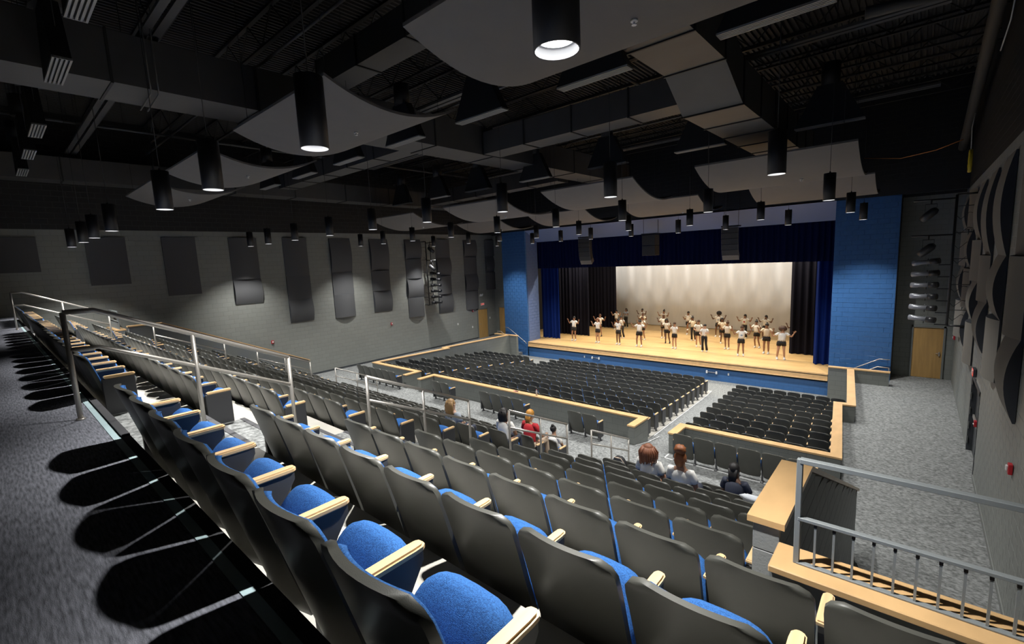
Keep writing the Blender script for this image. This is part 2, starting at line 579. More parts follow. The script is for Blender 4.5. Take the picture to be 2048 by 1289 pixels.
# ---- parapet walls with maple caps
def wall_run(name, pts, z0, ztop, th, label, zf=None, capw=.06, end=True):
    """block wall along a polyline of its centre line; cap is a part"""
    mb, cp = MB(), MB()
    def ring(h0, h1, t, ov):
        m = MB()
        P = [Vector((a, b, 0)) for a, b in pts]
        L, Rr = [], []
        for i, p in enumerate(P):
            d1 = (P[i] - P[i - 1]).normalized() if i else None
            d2 = (P[i + 1] - P[i]).normalized() if i < len(P) - 1 else None
            if d1 is None: d, q = d2, 1
            elif d2 is None: d, q = d1, 1
            else:
                d = (d1 + d2).normalized()
                q = 1 / max(.3, d.dot(d1))
            n = Vector((-d.y, d.x, 0))
            e = Vector((0, 0, 0))
            if d1 is None: e = -d2 * ov
            if d2 is None: e = d1 * ov
            L.append(p + n * t * q + e)
            Rr.append(p - n * t * q + e)
        vv = []
        for l, r in zip(L, Rr):
            vv += [(l.x, l.y, h0), (r.x, r.y, h0), (r.x, r.y, h1), (l.x, l.y, h1)]
        ff = [(0, 1, 2, 3)]
        k = len(P)
        for i in range(k - 1):
            a = 4 * i
            for j in range(4):
                ff.append((a + j, a + (j + 1) % 4, a + (j + 1) % 4 + 4, a + j + 4))
        ff.append((4 * k - 4, 4 * k - 3, 4 * k - 2, 4 * k - 1))
        return m.add(vv, ff)
    o = ring(z0, ztop - .045, th / 2, 0).build(name, M['wallp'])
    struct(o, label)
    ring(ztop - .045, ztop, th / 2 + .02, .02).build('maple_cap', M['maple_cap'], o)
    return o


M['wallp'] = mat('parapet_block', (.17, .18, .168, 1), .5, noise=((8, 8, 8), .06, 3), bump=(55, .25))
def parapet_mat():
    m = M['wallp']
    nt = m.node_tree
    b = nt.nodes['Principled BSDF']
    tc = nt.nodes.new('ShaderNodeTexCoord')
    sp = nt.nodes.new('ShaderNodeSeparateXYZ')
    nt.links.new(tc.outputs['Object'], sp.inputs[0])
    ad = nt.nodes.new('ShaderNodeMath')
    nt.links.new(sp.outputs['X'], ad.inputs[0])
    nt.links.new(sp.outputs['Y'], ad.inputs[1])
    cb = nt.nodes.new('ShaderNodeCombineXYZ')
    nt.links.new(ad.outputs[0], cb.inputs['X'])
    nt.links.new(sp.outputs['Z'], cb.inputs['Y'])
    br = nt.nodes.new('ShaderNodeTexBrick')
    br.inputs['Scale'].default_value = 1
    br.inputs['Brick Width'].default_value = .406
    br.inputs['Row Height'].default_value = .203
    br.inputs['Mortar Size'].default_value = .006
    c = (.17, .18, .168)
    br.inputs['Color1'].default_value = (*c, 1)
    br.inputs['Color2'].default_value = (c[0] * .93, c[1] * .93, c[2] * .93, 1)
    br.inputs['Mortar'].default_value = (c[0] * .7, c[1] * .7, c[2] * .7, 1)
    nt.links.new(cb.outputs[0], br.inputs['Vector'])
    nt.links.new(br.outputs['Color'], b.inputs['Base Color'])
parapet_mat()

ZT = -5.10
mx = lambda a: 2 * XC - a
wall_run('wall_parapet', [(-6.22, 12.2), (-6.22, 13.05), (mx(-6.22), 13.05), (mx(-6.22), 12.2)], -6.1, ZT, .2, 'low wall with maple cap behind the middle lower seats')
wall_run('wall_parapet', [(-5.0, 12.3), (-5.0, 13.08), (-1.25, 13.12), (-1.72, 17.75), (-1.37, 17.8), (-1.87, 23.1)], -6.6, ZT, .2, 'low wall with maple cap around the lower seats by the near aisle')
wall_run('wall_parapet', [(mx(-5.0), 12.3), (mx(-5.0), 13.08), (mx(-1.25), 13.12), (mx(-1.72), 17.75), (mx(-1.37), 17.8), (mx(-1.87), 23.1)], -6.6, ZT, .2, 'low wall with maple cap around the lower seats on the far side')
wall_run('wall_parapet', [(-2.62, 23.15), (-.62, 23.15)], -6.75, ZT, .18, 'low wall with maple cap in front of the stage stairs by the near aisle')
wall_run('wall_parapet', [(mx(-2.62), 23.15), (mx(-.62), 23.15)], -6.75, ZT, .18, 'low wall with maple cap in front of the far stage stairs')

# stage stairs with handrails
def stairs(mir):
    mb = MB()
    for i in range(5):
        xa, xb = -.63 - .38 * i, -.63 - .38 * (i + 1)
        if i == 4: xb = -2.7
        z = ZS - .2 * (i + 1) + .0
        a, b = sorted((xa, xb))
        if mir: a, b = mx(b), mx(a)
        mb.box(a, b, 23.25, 24.2, -6.75, z + .2 - .2)
    return mb
for mir in (0, 1):
    o = struct(stairs(mir).build('stage_steps', M['carpet']), 'carpeted steps down from the side aisle beside the %s blue pier' % ('far' if mir else 'near'))
    r = MB()
    fx = (lambda a: mx(a)) if mir else (lambda a: a)
    r.tube([(fx(-.66), 24.08, -4.80), (fx(-1.0), 24.08, -4.80), (fx(-2.55), 24.08, -5.72), (fx(-2.65), 24.08, -5.85)], .021, 8)
    for a, z in ((-.75, -4.80), (-1.7, -5.22), (-2.4, -5.64)):
        r.tube([(fx(a), 24.08, z), (fx(a), 24.19, z - .06)], .01, 6)
    o = r.build('wall_handrail', M['steel'])
    tag(o, 'steel handrail fixed to the %s blue pier above the stage steps' % ('far' if mir else 'near'), 'handrail')
    r = MB()
    r.tube([(fx(-.66), 23.32, -5.68), (fx(-.66), 23.32, -4.98), (fx(-1.02), 23.32, -4.97), (fx(-2.5), 23.32, -5.9), (fx(-2.5), 23.32, -6.6)], .019, 8)
    o = r.build('stair_handrail', M['steel'])
    tag(o, 'steel stair rail behind the low wall at the %s stage steps' % ('far' if mir else 'near'), 'handrail')

# ---- doors
def door_y(n, xa, xb, lab):
    o = struct(MB().box(xa, xb, 25.375, 25.40, ZS + .01, -3.56).build('door_%d' % n, M['door_wood']), lab)
    MB().box(xa - .06, xa, 25.34, 25.40, ZS, -3.50).box(xb, xb + .06, 25.34, 25.40, ZS, -3.50).box(xa - .06, xb + .06, 25.34, 25.40, -3.56, -3.50).build('door_frame', M['frame'], o)
    h = MB().box(xb - .11, xb - .07, 25.33, 25.375, -4.72, -4.55)
    h.tube([(xb - .09, 25.33, -4.62), (xb - .20, 25.33, -4.62)], .012, 6)
    h.build('door_handle', M['steel'], o)
door_y(1, .0, .93, 'light wooden door beside the near blue pier')
door_y(2, -23.68, -22.75, 'light wooden door beside the far blue pier')
o = struct(MB().box(XL + .005, XL + .03, 23.5, 24.45, ZS, -3.56).build('door_3', M['door_wood']), 'light wooden door in the far wall under the exit sign')
MB().box(XL, XL + .06, 23.42, 23.5, ZS, -3.5).box(XL, XL + .06, 24.45, 24.53, ZS, -3.5).box(XL, XL + .06, 23.42, 24.53, -3.56, -3.5).build('door_frame', M['frame'], o)
MB().tube([(XL + .03, 23.62, -4.65), (XL + .08, 23.62, -4.65), (XL + .08, 23.74, -4.65)], .012, 6).build('door_handle', M['steel'], o)
o = struct(MB().box(XR + .10, XR + .14, 15.0, 16.96, ZS, -3.62).build('door_4', M['door_dark']), 'dark recessed double door in the near side wall')
MB().box(XR - .014, XR + .10, 14.9, 15.0, ZS, -3.56).box(XR - .014, XR + .10, 16.96, 17.06, ZS, -3.56).box(XR - .014, XR + .10, 14.9, 17.06, -3.66, -3.56).build('door_frame', M['door_dark'], o)
for y0 in (15.06, 16.04):
    MB().cbox(XR + .05, XR + .09, y0, y0 + .84, -4.72, -4.64, .005).build('push_bar', M['steel'], o)

# ---- side walls of the seating bank with caps
def bank_top(y):
    return -1.83 if y < 4.35 else -1.83 - .46 * (y - 4.35)
def bank_wall(mir):
    fx = (lambda a: mx(a) + .0) if mir else (lambda a: a)
    xo, xi = -.60, -.77
    pr = [(3.32, -6), (3.32, -1.875), (4.35, -1.875), (9.85, bank_top(9.85) - .045), (9.85, -6)]
    core = MB().poly(pr, fx(xo - .012), fx(xi + .012)).build('wall_bank_%s' % ('left' if mir else 'right'), M['mortar'])
    struct(core, 'block wall closing the %s end of the upper rows' % ('far' if mir else 'near'))
    cp = [(3.28, -1.875), (3.28, -1.83), (4.36, -1.83), (9.9, bank_top(9.9)), (9.9, bank_top(9.9) - .045), (4.35, -1.875)]
    MB().poly(cp, fx(xo + .03), fx(xi - .03)).build('maple_cap', M['maple_cap'], core)
    ln = 0
    rest = MB()
    bl = course_boxes(3.32, 9.85, -1.875 - .203 * 19, -1.876)
    fullm = MB().cbox(-.006, .006, .003, .403, .003, .2, .003).mesh('block', M['pier'])
    halfm = MB().cbox(-.006, .006, .003, .200, .003, .2, .003).mesh('block', M['pier'])
    for (a, z, l, h) in bl:
        ta, tb = bank_top(a) - .047 - z, bank_top(a + l) - .047 - z
        if ta < .02: continue
        hh = min(h, tb)
        if hh < h:
            x = fx(xo - .006)
            ha, hb = min(h - .003, ta), min(h - .003, max(tb, .004))
            if tb < .004: l = l * min(1, max(.05, (ta - .004) / (ta - tb)))
            rest.add([(x - .006, a + .003, z + .003), (x - .006, a + l - .003, z + .003), (x - .006, a + l - .003, z + hb), (x - .006, a + .003, z + ha),
                      (x + .006, a + .003, z + .003), (x + .006, a + l - .003, z + .003), (x + .006, a + l - .003, z + hb), (x + .006, a + .003, z + ha)],
                     [(0, 1, 2, 3), (4, 5, 6, 7), (0, 1, 5, 4), (1, 2, 6, 5), (2, 3, 7, 6), (3, 0, 4, 7)])
            continue
        if not mir and l > .39 and hh > .2:
            link('block', fullm, core, (xo - .006, a, z))
        elif not mir and l > .19 and hh > .2:
            link('block', halfm, core, (xo - .006, a, z))
        else:
            x = fx(xo - .006)
            rest.box(x - .006, x + .006, a + .003, a + l - .003, z + .003, z + hh - .003)
    o = rest.build('cut_blocks', M['pier'], core)
    o['kind'] = 'stuff'
    # end face blocks toward the camera
    for i in range(6):
        z = -1.875 - .203 * (i + 1)
        a, b = sorted((fx(xo - .002), fx(xi + .002)))
        MB().cbox(a, b, 3.308, 3.33, z + .003, z + .2, .004).build('block', M['pier'], core)
bank_wall(0)
bank_wall(1)

# ---- curb ledge with guard rail over the near aisle (and its twin on the far side)
def ledge(mir):
    fx = (lambda a: mx(a)) if mir else (lambda a: a)
    xe = XR if not mir else XR + (XC * 2 - XL - XR)
    xe = (2 * XC - XL) if mir else XR
    a, b = sorted((fx(-.60), fx(xe)))
    side = 'far' if mir else 'near'
    w = struct(MB().box(a, b, 3.02, 3.22, -6, -1.995).build('wall_curb', M['rail_paint']), 'grey curb wall over the %s stairwell' % side)
    MB().cbox(a - (0 if mir else .0), b, 2.97, 3.27, -1.995, -1.95, .006).build('maple_cap', M['maple_cap'], w)
    g = thing('guard_rail', 'grey painted guard rail with pickets on the maple ledge at the %s wall' % side, 'railing', (0, 0, 0))
    x0 = fx(-.47)
    x1 = fx(xe - .02)
    s = 1 if x1 > x0 else -1
    def bar(nm, z, w_, h_, xs=0):
        p, q = sorted((x0 + s * xs, x1))
        MB().cbox(p, q, 3.1 - w_ / 2, 3.1 + w_ / 2, z - h_, z, .003).build(nm, M['rail_paint'], g)
    bar('top_rail', -1.265, .042, .03)
    bar('middle_rail', -1.64, .036, .022)
    bar('bottom_rail', -1.938, .036, .012)
    MB().cbox(x0 - .016, x0 + .016, 3.084, 3.116, -1.95, -1.27, .003).build('post', M['rail_paint'], g)
    pm = MB().box(-.006, .006, 3.094, 3.106, -1.938, -1.68).mesh('picket', M['rail_paint'])
    cm = MB().box(-.008, .008, 3.092, 3.108, -1.685, -1.66).mesh('picket_cap', M['rubber'])
    i = 1
    while abs(i * .0925) < abs(x1 - x0) - .02:
        p = link('picket', pm, g, (x0 + s * i * .0925, 0, 0))
        link('picket_cap', cm, p)
        i += 1
ledge(0)
ledge(1)

# ------------------------------------------------------------------ stainless aisle rails
def aisle_rail(x, k0, idx, side, first, last):
    """three posts at y0, y0+.92, y0+1.84"""
    y0 = .41 + 2.83 * idx
    g = thing('aisle_rail', 'stainless steel handrail, %s down the %s aisle steps' % (ORD[idx], side), 'railing', (x, y0, 0), 0, 'aisle handrails')
    def top(y): return -.29 - RISE / TREAD * (y - .6) - .01 * idx
    def flo(y):
        k = math.floor((y - RY) / TREAD)
        return Z0 if k < 0 else max(row_z(k), ZS)
    t = MB()
    pts = [(0, 0, top(y0) if not first else -.285)]
    if first: pts.append((0, .2, -.285))
    pts.append((0, 1.84, top(y0 + 1.84)))
    t.tube(pts, .022, 10)
    t.build('top_rail', M['steel'], g)
    t = MB()
    pts = [(0, 0, top(y0) - .33 if not first else -.615)]
    if first: pts.append((0, .2, -.62))
    pts.append((0, 1.84, top(y0 + 1.84) - .33))
    t.tube(pts, .019, 10)
    t.build('middle_rail', M['steel'], g)
    for j in range(3):
        yy = .92 * j
        zt = top(y0 + yy) if not (first and j == 0) else -.285
        MB().tube([(0, yy, flo(y0 + yy)), (0, yy, zt)], .021, 10).build('post', M['steel'], g)
        MB().tube([(0, yy, flo(y0 + yy)), (0, yy, flo(y0 + yy) + .015)], .035, 10).build('base_flange', M['steel'], g)
for idx in range(4):
    aisle_rail(-5.55, 0, idx, 'near', idx == 0, idx == 3)
    aisle_rail(-17.55, 0, idx, 'far', idx == 0, idx == 3)

# ------------------------------------------------------------------ CHAIRS
def back_y(z):       # rear surface of the backrest, z above floor
    t = (z - .30) / .56
    return .155 * (1 - t) ** 1.0


def make_back():
    """returns (shell mesh, cushion mesh)"""
    NU, NV = 8, 9
    W, ZT_, ZB = .254, .865, .125
    rc = .075
    def hw(z, w=W, zt=ZT_, zb=ZB, r=rc):
        h = w - .010 * (1 - (z - zb) / (zt - zb))
        if z > zt - r:
            h -= r - math.sqrt(max(0, r * r - (z - (zt - r)) ** 2))
        r2 = .06
        if z < zb + r2:
            h -= r2 - math.sqrt(max(0, r2 * r2 - (zb + r2 - z) ** 2))
        return h
    zs = [0, .025, .1, .3, .55, .75, .87, .93, .975, 1.0]
    def grid(inset, off, bulge, w, zt, zb):
        vv = []
        for t in zs:
            z = zb + t * (zt - zb)
            h = hw(z, w, zt, zb)
            for i in range(NU + 1):
                u = -1 + 2 * i / NU
                x = u * h
                crown = -.012 * (u * u) * (1 if t > .8 else .3)
                y = back_y(z) + .035 * u * u + off + bulge * (1 - u * u) * math.sin(PI * min(1, max(0, t)))
                vv.append((x, y, z + crown))
        return vv
    n, m = NU + 1, len(zs)
    def solid(A, B):
        vv = A + B
        ff = []
        for j in range(m - 1):
            for i in range(NU):
                a = j * n + i
                ff.append((a, a + 1, a + n + 1, a + n))
                b = a + n * m
                ff.append((b, b + n, b + n + 1, b + 1))
        edge = [j * n for j in range(m)] + [(m - 1) * n + i for i in range(1, n)] + [j * n + NU for j in range(m - 2, -1, -1)] + [i for i in range(NU - 1, 0, -1)]
        for q in range(len(edge)):
            a, b = edge[q], edge[(q + 1) % len(edge)]
            ff.append((a, b, b + n * m, a + n * m))
        return vv, ff
    A = grid(0, 0, 0, W, ZT_, ZB)
    B = grid(0, .03, 0, W, ZT_, ZB)
    v, f = solid(A, B)
    mb = MB().add(v, f, 0, True)
    A = grid(0, .028, 0, W - .012, ZT_ - .012, ZB + .06)
    B = grid(0, .045, .028, W - .02, ZT_ - .018, ZB + .08)
    v, f = solid(A, B)
    mc = MB().add(v, f, 0, True)
    return mb, mc


def smooth_edges(me, ang=40):
    bm = bmesh.new()
    bm.from_mesh(me)
    a = math.radians(ang)
    for e in bm.edges:
        if len(e.link_faces) == 2 and e.calc_face_angle(0) > a:
            e.smooth = False
    bm.to_mesh(me)
    bm.free()
    return me


def make_seat():
    """tipped-up seat: padded dome facing the backrest, pan behind it"""
    mb = MB()
    N, K = 16, 5
    # outline in (x, s): s from 0 (hinge end) to .42 (front edge)
    out = []
    for i in range(N + 1):
        t = PI * i / N
        out.append((.225 * math.copysign(abs(math.cos(t)) ** .55, math.cos(t)), .18 + .20 * math.sin(t) ** .8))
    out = [(.225, .0)] + out + [(-.225, .0)]
    A = math.radians(57)
    def P(x, s, d):   # d = thickness outward towards backrest
        d *= .85
        y = .25 + math.cos(A) * s - d * math.sin(A)
        z = .235 + math.sin(A) * s + d * math.cos(A)
        return (x, y, z)
    n = len(out)
    rings = [(1.0, 0.0), (1.02, .035), (.97, .075), (.82, .10), (.5, .112), (.12, .115)]
    vv, ff = [], []
    for sc_, d in rings:
        for (x, s) in out:
            vv.append(P(x * sc_, .2 + (s - .2) * sc_, d))
    for r in range(len(rings) - 1):
        for i in range(n):
            a, b = r * n + i, r * n + (i + 1) % n
            ff.append((a, b, b + n, a + n))
    ff.append(tuple((len(rings) - 1) * n + i for i in range(n)))
    ff.append(tuple(reversed(range(n))))
    mb.add(vv, ff, 0, True)
    pan = MB()
    vv, ff = [], []
    for sc_, d in ((.98, -.001), (.94, -.028), (.6, -.034)):
        for (x, s) in out: vv.append(P(x * sc_, .2 + (s - .2) * sc_, d))
    for r in range(2):
        for i in range(n):
            a, b = r * n + i, r * n + (i + 1) % n
            ff.append((a, b, b + n, a + n))
    ff.append(tuple(2 * n + i for i in range(n)))
    pan.add(vv, ff, 0, True)
    return mb, pan


def make_arm():
    """maple armrest centred on x=0"""
    bm = bmesh.new()
    prof = [(.17, -.027), (.38, -.0285), (.415, -.026), (.43, -.015), (.433, 0)]
    P2 = [(y, x) for y, x in prof] + [(y, -x) for y, x in reversed(prof[:-1])]
    v0 = [bm.verts.new((x, y, .598)) for y, x in P2]
    v1 = [bm.verts.new((x, y, .628)) for y, x in P2]
    n = len(P2)
    bm.faces.new(v0)
    tf = bm.faces.new(list(reversed(v1)))
    for i in range(n):
        bm.faces.new((v0[i], v1[i], v1[(i + 1) % n], v0[(i + 1) % n]))
    bmesh.ops.recalc_face_normals(bm, faces=bm.faces)
    ed = [e for e in bm.edges if all(abs(v.co.z - .628) < 1e-5 for v in e.verts) or all(abs(v.co.z - .598) < 1e-5 for v in e.verts)]
    bmesh.ops.bevel(bm, geom=ed, offset=.008, segments=2, affect='EDGES')
    bm.verts.index_update()
    mb = MB()
    mb.add([v.co.copy() for v in bm.verts], [[v.index for v in f.verts] for f in bm.faces], 0, True)
    bm.free()
    return mb


def make_std():
    mb = MB()
    # vertical standard with a flared head and foot
    mb.poly([(.21, .0), (.33, .0), (.30, .03), (.29, .30), (.33, .42), (.42, .56), (.42, .598), (.18, .598), (.18, .56), (.21, .42), (.235, .30), (.24, .03)], -.016, .016)
    mb.box(-.035, .035, .19, .35, 0, .008)
    return mb


def make_panel():
    return MB().cbox(-.024, .024, .15, .425, .10, .598, .006)


shell_b, cush_b = make_back()
seat_b, pan_b = make_seat()
arm_b, std_b, epan_b = make_arm(), make_std(), make_panel()
ME = {
    'back_shell': smooth_edges(shell_b.mesh('back_shell', M['shell']), 60),
    'back_cushion': cush_b.mesh('back_cushion', M['fabric']),
    'seat_cushion': smooth_edges(seat_b.mesh('seat_cushion', M['fabric']), 65),
    'seat_pan': pan_b.mesh('seat_pan', M['shell']),
    'armrest': smooth_edges(arm_b.mesh('armrest', M['maple']), 20),
    'standard': std_b.mesh('standard', M['shell_edge']),
    'end_panel': epan_b.mesh('end_panel', M['shell_edge']),
}

CH = []   # x, y, z, width, leftend, rightend, label, group


def add_row(xa, xb, n, y, z, where, group, lend=True, rend=True, ref='left end', skip=(), openend=None):
    w = (xb - xa) / n
    for i in range(n):
        if i in skip: continue
        pos = n - 1 - i if ref[0] == 'R' else i
        blk = group.replace('theatre chairs in the ', '').replace('theatre chairs facing the low walls', 'cross aisle')
        lab = 'tip-up chair, %s, %s, %s from %s' % (blk, where, ORD[pos], ref[1:])
        CH.append((xa + w * (i + .5), y, z, w, lend and i == 0, rend and i == n - 1, lab, group))


rowname = ['back row', 'second row from the back', 'third row from the back', 'fourth row from the back', 'fifth row from the back', 'sixth upper row',
           'seventh upper row', 'eighth upper row', 'ninth upper row', 'front upper row']
for k in range(10):
    y, z = .52 + TREAD * k, row_z(k)
    if k < 3: add_row(-4.578, .822, 10, y, z, rowname[k], 'theatre chairs in the near upper block', ref='Lnear aisle')
    else: add_row(-4.578, -.798, 7, y, z, rowname[k], 'theatre chairs in the near upper block', ref='Lnear aisle')
    add_row(-16.61, -6.35, 19, y, z, rowname[k], 'theatre chairs in the middle upper block', ref='Rnear aisle')
    add_row(-22.13, -18.35, 7, y, z, rowname[k], 'theatre chairs in the far upper block', ref='Rfar aisle')
# loose groups behind the parapets
for (xa, xb, n, nm) in ((-4.74, -1.5, 6, 'row at near low wall'), (-8.17, -7.09, 2, 'near pair at middle wall'), (-12.17, -10.01, 4, 'group of four at middle wall'),
                        (-14.99, -13.91, 2, 'far pair at middle wall'), (-20.8, -17.56, 6, 'row at far low wall')):
    add_row(xa, xb, n, 11.62, ZS, nm, 'theatre chairs facing the low walls', ref='Rits right end')
# orchestra
orch = []
for k in range(11):
    y = 13.33 + .81 * k
    z = orch_z(y + .25)
    t = k / 10
    xr = -6.33 - .86 * t
    xl = mx(xr)
    n = round((xr - xl) / .535)
    rn = '%s row' % ORD[k]
    add_row(xl, xr, n, y, z, rn, 'theatre chairs in the middle lower block', ref='Rits right end')
    orch.append((xl - .1, xr + .1, y, z))
    if k < 10:
        t = k / 9
        a = -5.05 - .58 * t
        b = -1.42 - (.42 * min(1, k / 5)) + (.08 if k > 5 else 0)
        n = 7 if k < 6 else 8
        add_row(a, b, n, y, z, rn, 'theatre chairs in the near lower block', ref='Lleft')
        add_row(mx(b), mx(a), n, y, z, rn, 'theatre chairs in the far lower block', ref='Rits right end')

# pale concrete pads under the orchestra blocks
def pad(name, f_l, f_r, lab):
    v = []
    ys_ = [13.2, 15.0, 17.0, 19.0, 21.6, 22.3]
    for y in ys_:
        v += [(f_l(y), y, orch_z(y) + .006), (f_r(y), y, orch_z(y) + .006)]
    f = [(2 * i, 2 * i + 1, 2 * i + 3, 2 * i + 2) for i in range(len(ys_) - 1)]
    struct(link(name, MB().add(v, f).mesh(name, M['concrete'])), lab)
cr = lambda y: -6.22 - .86 * (y - 13.3) / 8.1
cl = lambda y: -5.1 - .58 * (y - 13.3) / 7.3
pad('floor_pad', lambda y: mx(cr(y)), cr, 'pale concrete floor under the middle lower seats')
pad('floor_pad', cl, lambda y: -1.95 if y > 17.8 else -1.8, 'pale concrete floor under the lower seats by the near aisle')
pad('floor_pad', lambda y: mx(-1.95) if y > 17.8 else mx(-1.8), lambda y: mx(cl(y)), 'pale concrete floor under the far lower seats')
o = MB()
for (ya, yb) in ((12.2, 22.3),):
    n = 12
    for i in range(n):
        y0, y1 = ya + (yb - ya) * i / n, ya + (yb - ya) * (i + 1) / n
        a0, a1 = cr(y0) + .02, cr(y1) + .02
        if y0 < 13.3: a0 = a1 = -6.09
        o.add([(a0, y0, orch_z(y0) + .008), (a0 + .03, y0, orch_z(y0) + .008), (a1 + .03, y1, orch_z(y1) + .008), (a1, y1, orch_z(y1) + .008)], [(0, 1, 2, 3)])
struct(o.build('trim_3', M['white']), 'white line along the aisle edge of the middle lower seats')
o = MB().box(-5.05, -1.1, 11.83, 11.86, ZS, ZS + .004).box(-5.05, -5.02, 11.83, 12.15, ZS, ZS + .004)
struct(o.build('trim_4', M['white']), 'white line on the carpet behind the near low wall')

R3 = cam_axes()
def in_view(p, m=60):
    c = R3.transposed() @ Vector(p)
    if c.z > -.1: return False
    u = 1024 + 921.57 * c.x / -c.z
    v = 644.5 - 921.57 * c.y / -c.z
    return -m < u < 2048 + m and -m < v < 1289 + m


CH = [c for c in CH if in_view((c[0], c[1] + .1, c[2] + .6), 120) or c[1] > 5]
CH.sort(key=lambda c: c[0] ** 2 + c[1] ** 2 + c[2] ** 2 + (0 if in_view((c[0], c[1] + .1, c[2] + .6), 60) else 900))
IND, REST = CH[:300], CH[300:]
SEATED = [(-7.16, 6), (-6.62, 7), (-6.62, 8), (-6.62, 9), (-3.228, 7), (-2.688, 7), (-2.148, 8)]
for (x, y, z, w, le, re_, lab, grp) in IND:
    t = thing('theatre_chair', lab, 'chair', (x, y, z), 0, grp)
    s = w / .54
    occ = any(abs(x - a) < .15 and abs(y - (.52 + TREAD * k)) < .1 for a, k in SEATED)
    for nm in ('back_shell', 'back_cushion', 'seat_cushion', 'seat_pan'):
        o = link(nm, ME[nm], t)
        o.scale = (s, 1, 1)
        if occ and nm[:4] == 'seat':
            hp = Vector((0, .25, .235))
            rm = Matrix.Rotation(math.radians(-52), 3, 'X')
            o.rotation_euler = rm.to_euler()
            o.location = hp - rm @ hp + Vector((0, -.01, .10))
    a = link('armrest', ME['armrest'], t, (w / 2, 0, 0))
    link('standard', ME['standard'], t, (w / 2, 0, 0))
    if re_: link('end_panel', ME['end_panel'], t, (w / 2, 0, 0))
    if le:
        link('armrest', ME['armrest'], t, (-w / 2, 0, 0))
        link('standard', ME['standard'], t, (-w / 2, 0, 0))
        link('end_panel', ME['end_panel'], t, (-w / 2, 0, 0))

def blob(parts):
    mb = MB()
    for src, mi, dx, sx in parts:
        mb.add([(p[0] * sx + dx, p[1], p[2]) for p in src.v], src.f, mi, True)
    return mb
mb = MB()
for (x, y, z, w, le, re_, lab, grp) in REST:
    s = w / .54
    for src, mi, dx, sx in [(shell_b, 0, 0, s), (cush_b, 1, 0, s), (seat_b, 1, 0, s), (pan_b, 0, 0, s), (arm_b, 2, w / 2, 1), (std_b, 3, w / 2, 1)] + \
            ([(epan_b, 3, w / 2, 1)] if re_ else []) + ([(arm_b, 2, -w / 2, 1), (std_b, 3, -w / 2, 1), (epan_b, 3, -w / 2, 1)] if le else []):
        mb.add([(p[0] * sx + dx + x, p[1] + y, p[2] + z) for p in src.v], src.f, mi, mi != 3)
me = mb.mesh('theatre_chairs', [M['shell'], M['fabric'], M['maple'], M['shell_edge']])
smooth_edges(me, 60)
o = link('theatre_chairs', me)
o['kind'] = 'stuff'
o['label'] = 'rows of small blue and grey theatre chairs down by the stage'
o['category'] = 'chairs'

# ------------------------------------------------------------------ PENDANT DOWNLIGHTS
pend_rows = [
    (2.15, 1.08, [-1.5, -4.21, -7.05, -9.53, -14.4, -17.0, -19.1, -21.9]),
    (8.0, 1.08, [-1.67, -4.45, -7.21, -9.94, -12.56, -15.21, -17.9, -20.4, -22.35]),
    (13.4, 1.045, [-1.68, -4.45, -7.05, -9.6, -12.4, -15.1, -17.8, -20.2, -22.3]),
    (18.4, .99, [-1.72, -4.3, -6.8, -9.4, -11.9, -14.4, -16.9, -19.3, -22.4]),
    (22.2, .888, [-1.67, -4.15, -6.6, -8.75, -11.2, -13.6, -15.6, -17.7, -20.6]),
]
cyl = MB()
rings = [(.62, .02), (.62, .125), (0, .125), (0, .117), (.055, .112), (.055, .095)]
N = 24
vv, ff, mm = [], [], []
for z, r in rings:
    for k in range(N): vv.append((r * math.cos(2 * PI * k / N), r * math.sin(2 * PI * k / N), z))
c1 = MB()
for i in range(3):
    for k in range(N):
        a, b = i * N + k, i * N + (k + 1) % N
        c1.f.append((a, b, b + N, a + N)); c1.m.append(0); c1.sm.append(i == 1)
c1.f.append(tuple(range(N))[::-1]); c1.m.append(0); c1.sm.append(False)
c1.v = vv[:4 * N]
me_can = c1.mesh('can', M['pend'])
c2 = MB()
vv2 = vv[3 * N:]
for i in range(2):
    for k in range(N):
        a, b = i * N + k, i * N + (k + 1) % N
        c2.f.append((a, b, b + N, a + N)); c2.m.append(0); c2.sm.append(True)
c2.v = vv2
me_ref = c2.mesh('reflector', M['pend_in'])
c3 = MB()
c3.v = [(.096 * math.cos(2 * PI * k / N), .096 * math.sin(2 * PI * k / N), .055) for k in range(N)]
c3.f = [tuple(range(N))]; c3.m = [0]; c3.sm = [False]
me_lens = c3.mesh('lens', M['lamp'])
me_cab = MB().tube([(0, 0, .62), (0, 0, 4.98)], .006, 5).tube([(0, 0, .62), (0, 0, .66)], .02, 8).mesh('cable', M['pend'])
PL = bpy.data.lights.new('downlight', 'SPOT')
PL.energy = PENDANT_W
PL.color = (1, .985, .95)
PL.spot_size = math.radians(104)
PL.spot_blend = .75
PL.shadow_soft_size = .045
rn = ['nearest the camera', 'in the second row out', 'in the third row out', 'in the fourth row out', 'in the row before the stage']
for r, (y, z, xs) in enumerate(pend_rows):
    for i, x in enumerate(xs):
        t = thing('pendant_downlight', 'black cylinder pendant downlight, %s from the near wall, %s' % (ORD[i], rn[r]), 'lamp', (x, y, z), 0, 'black cylinder downlights')
        link('can', me_can, t)
        link('reflector', me_ref, t)
        link('lens', me_lens, t)
        link('cable', me_cab, t)
        l = bpy.data.objects.new('downlight', PL)
        COL.objects.link(l)
        l.parent = t
        l.location = (0, 0, .0)

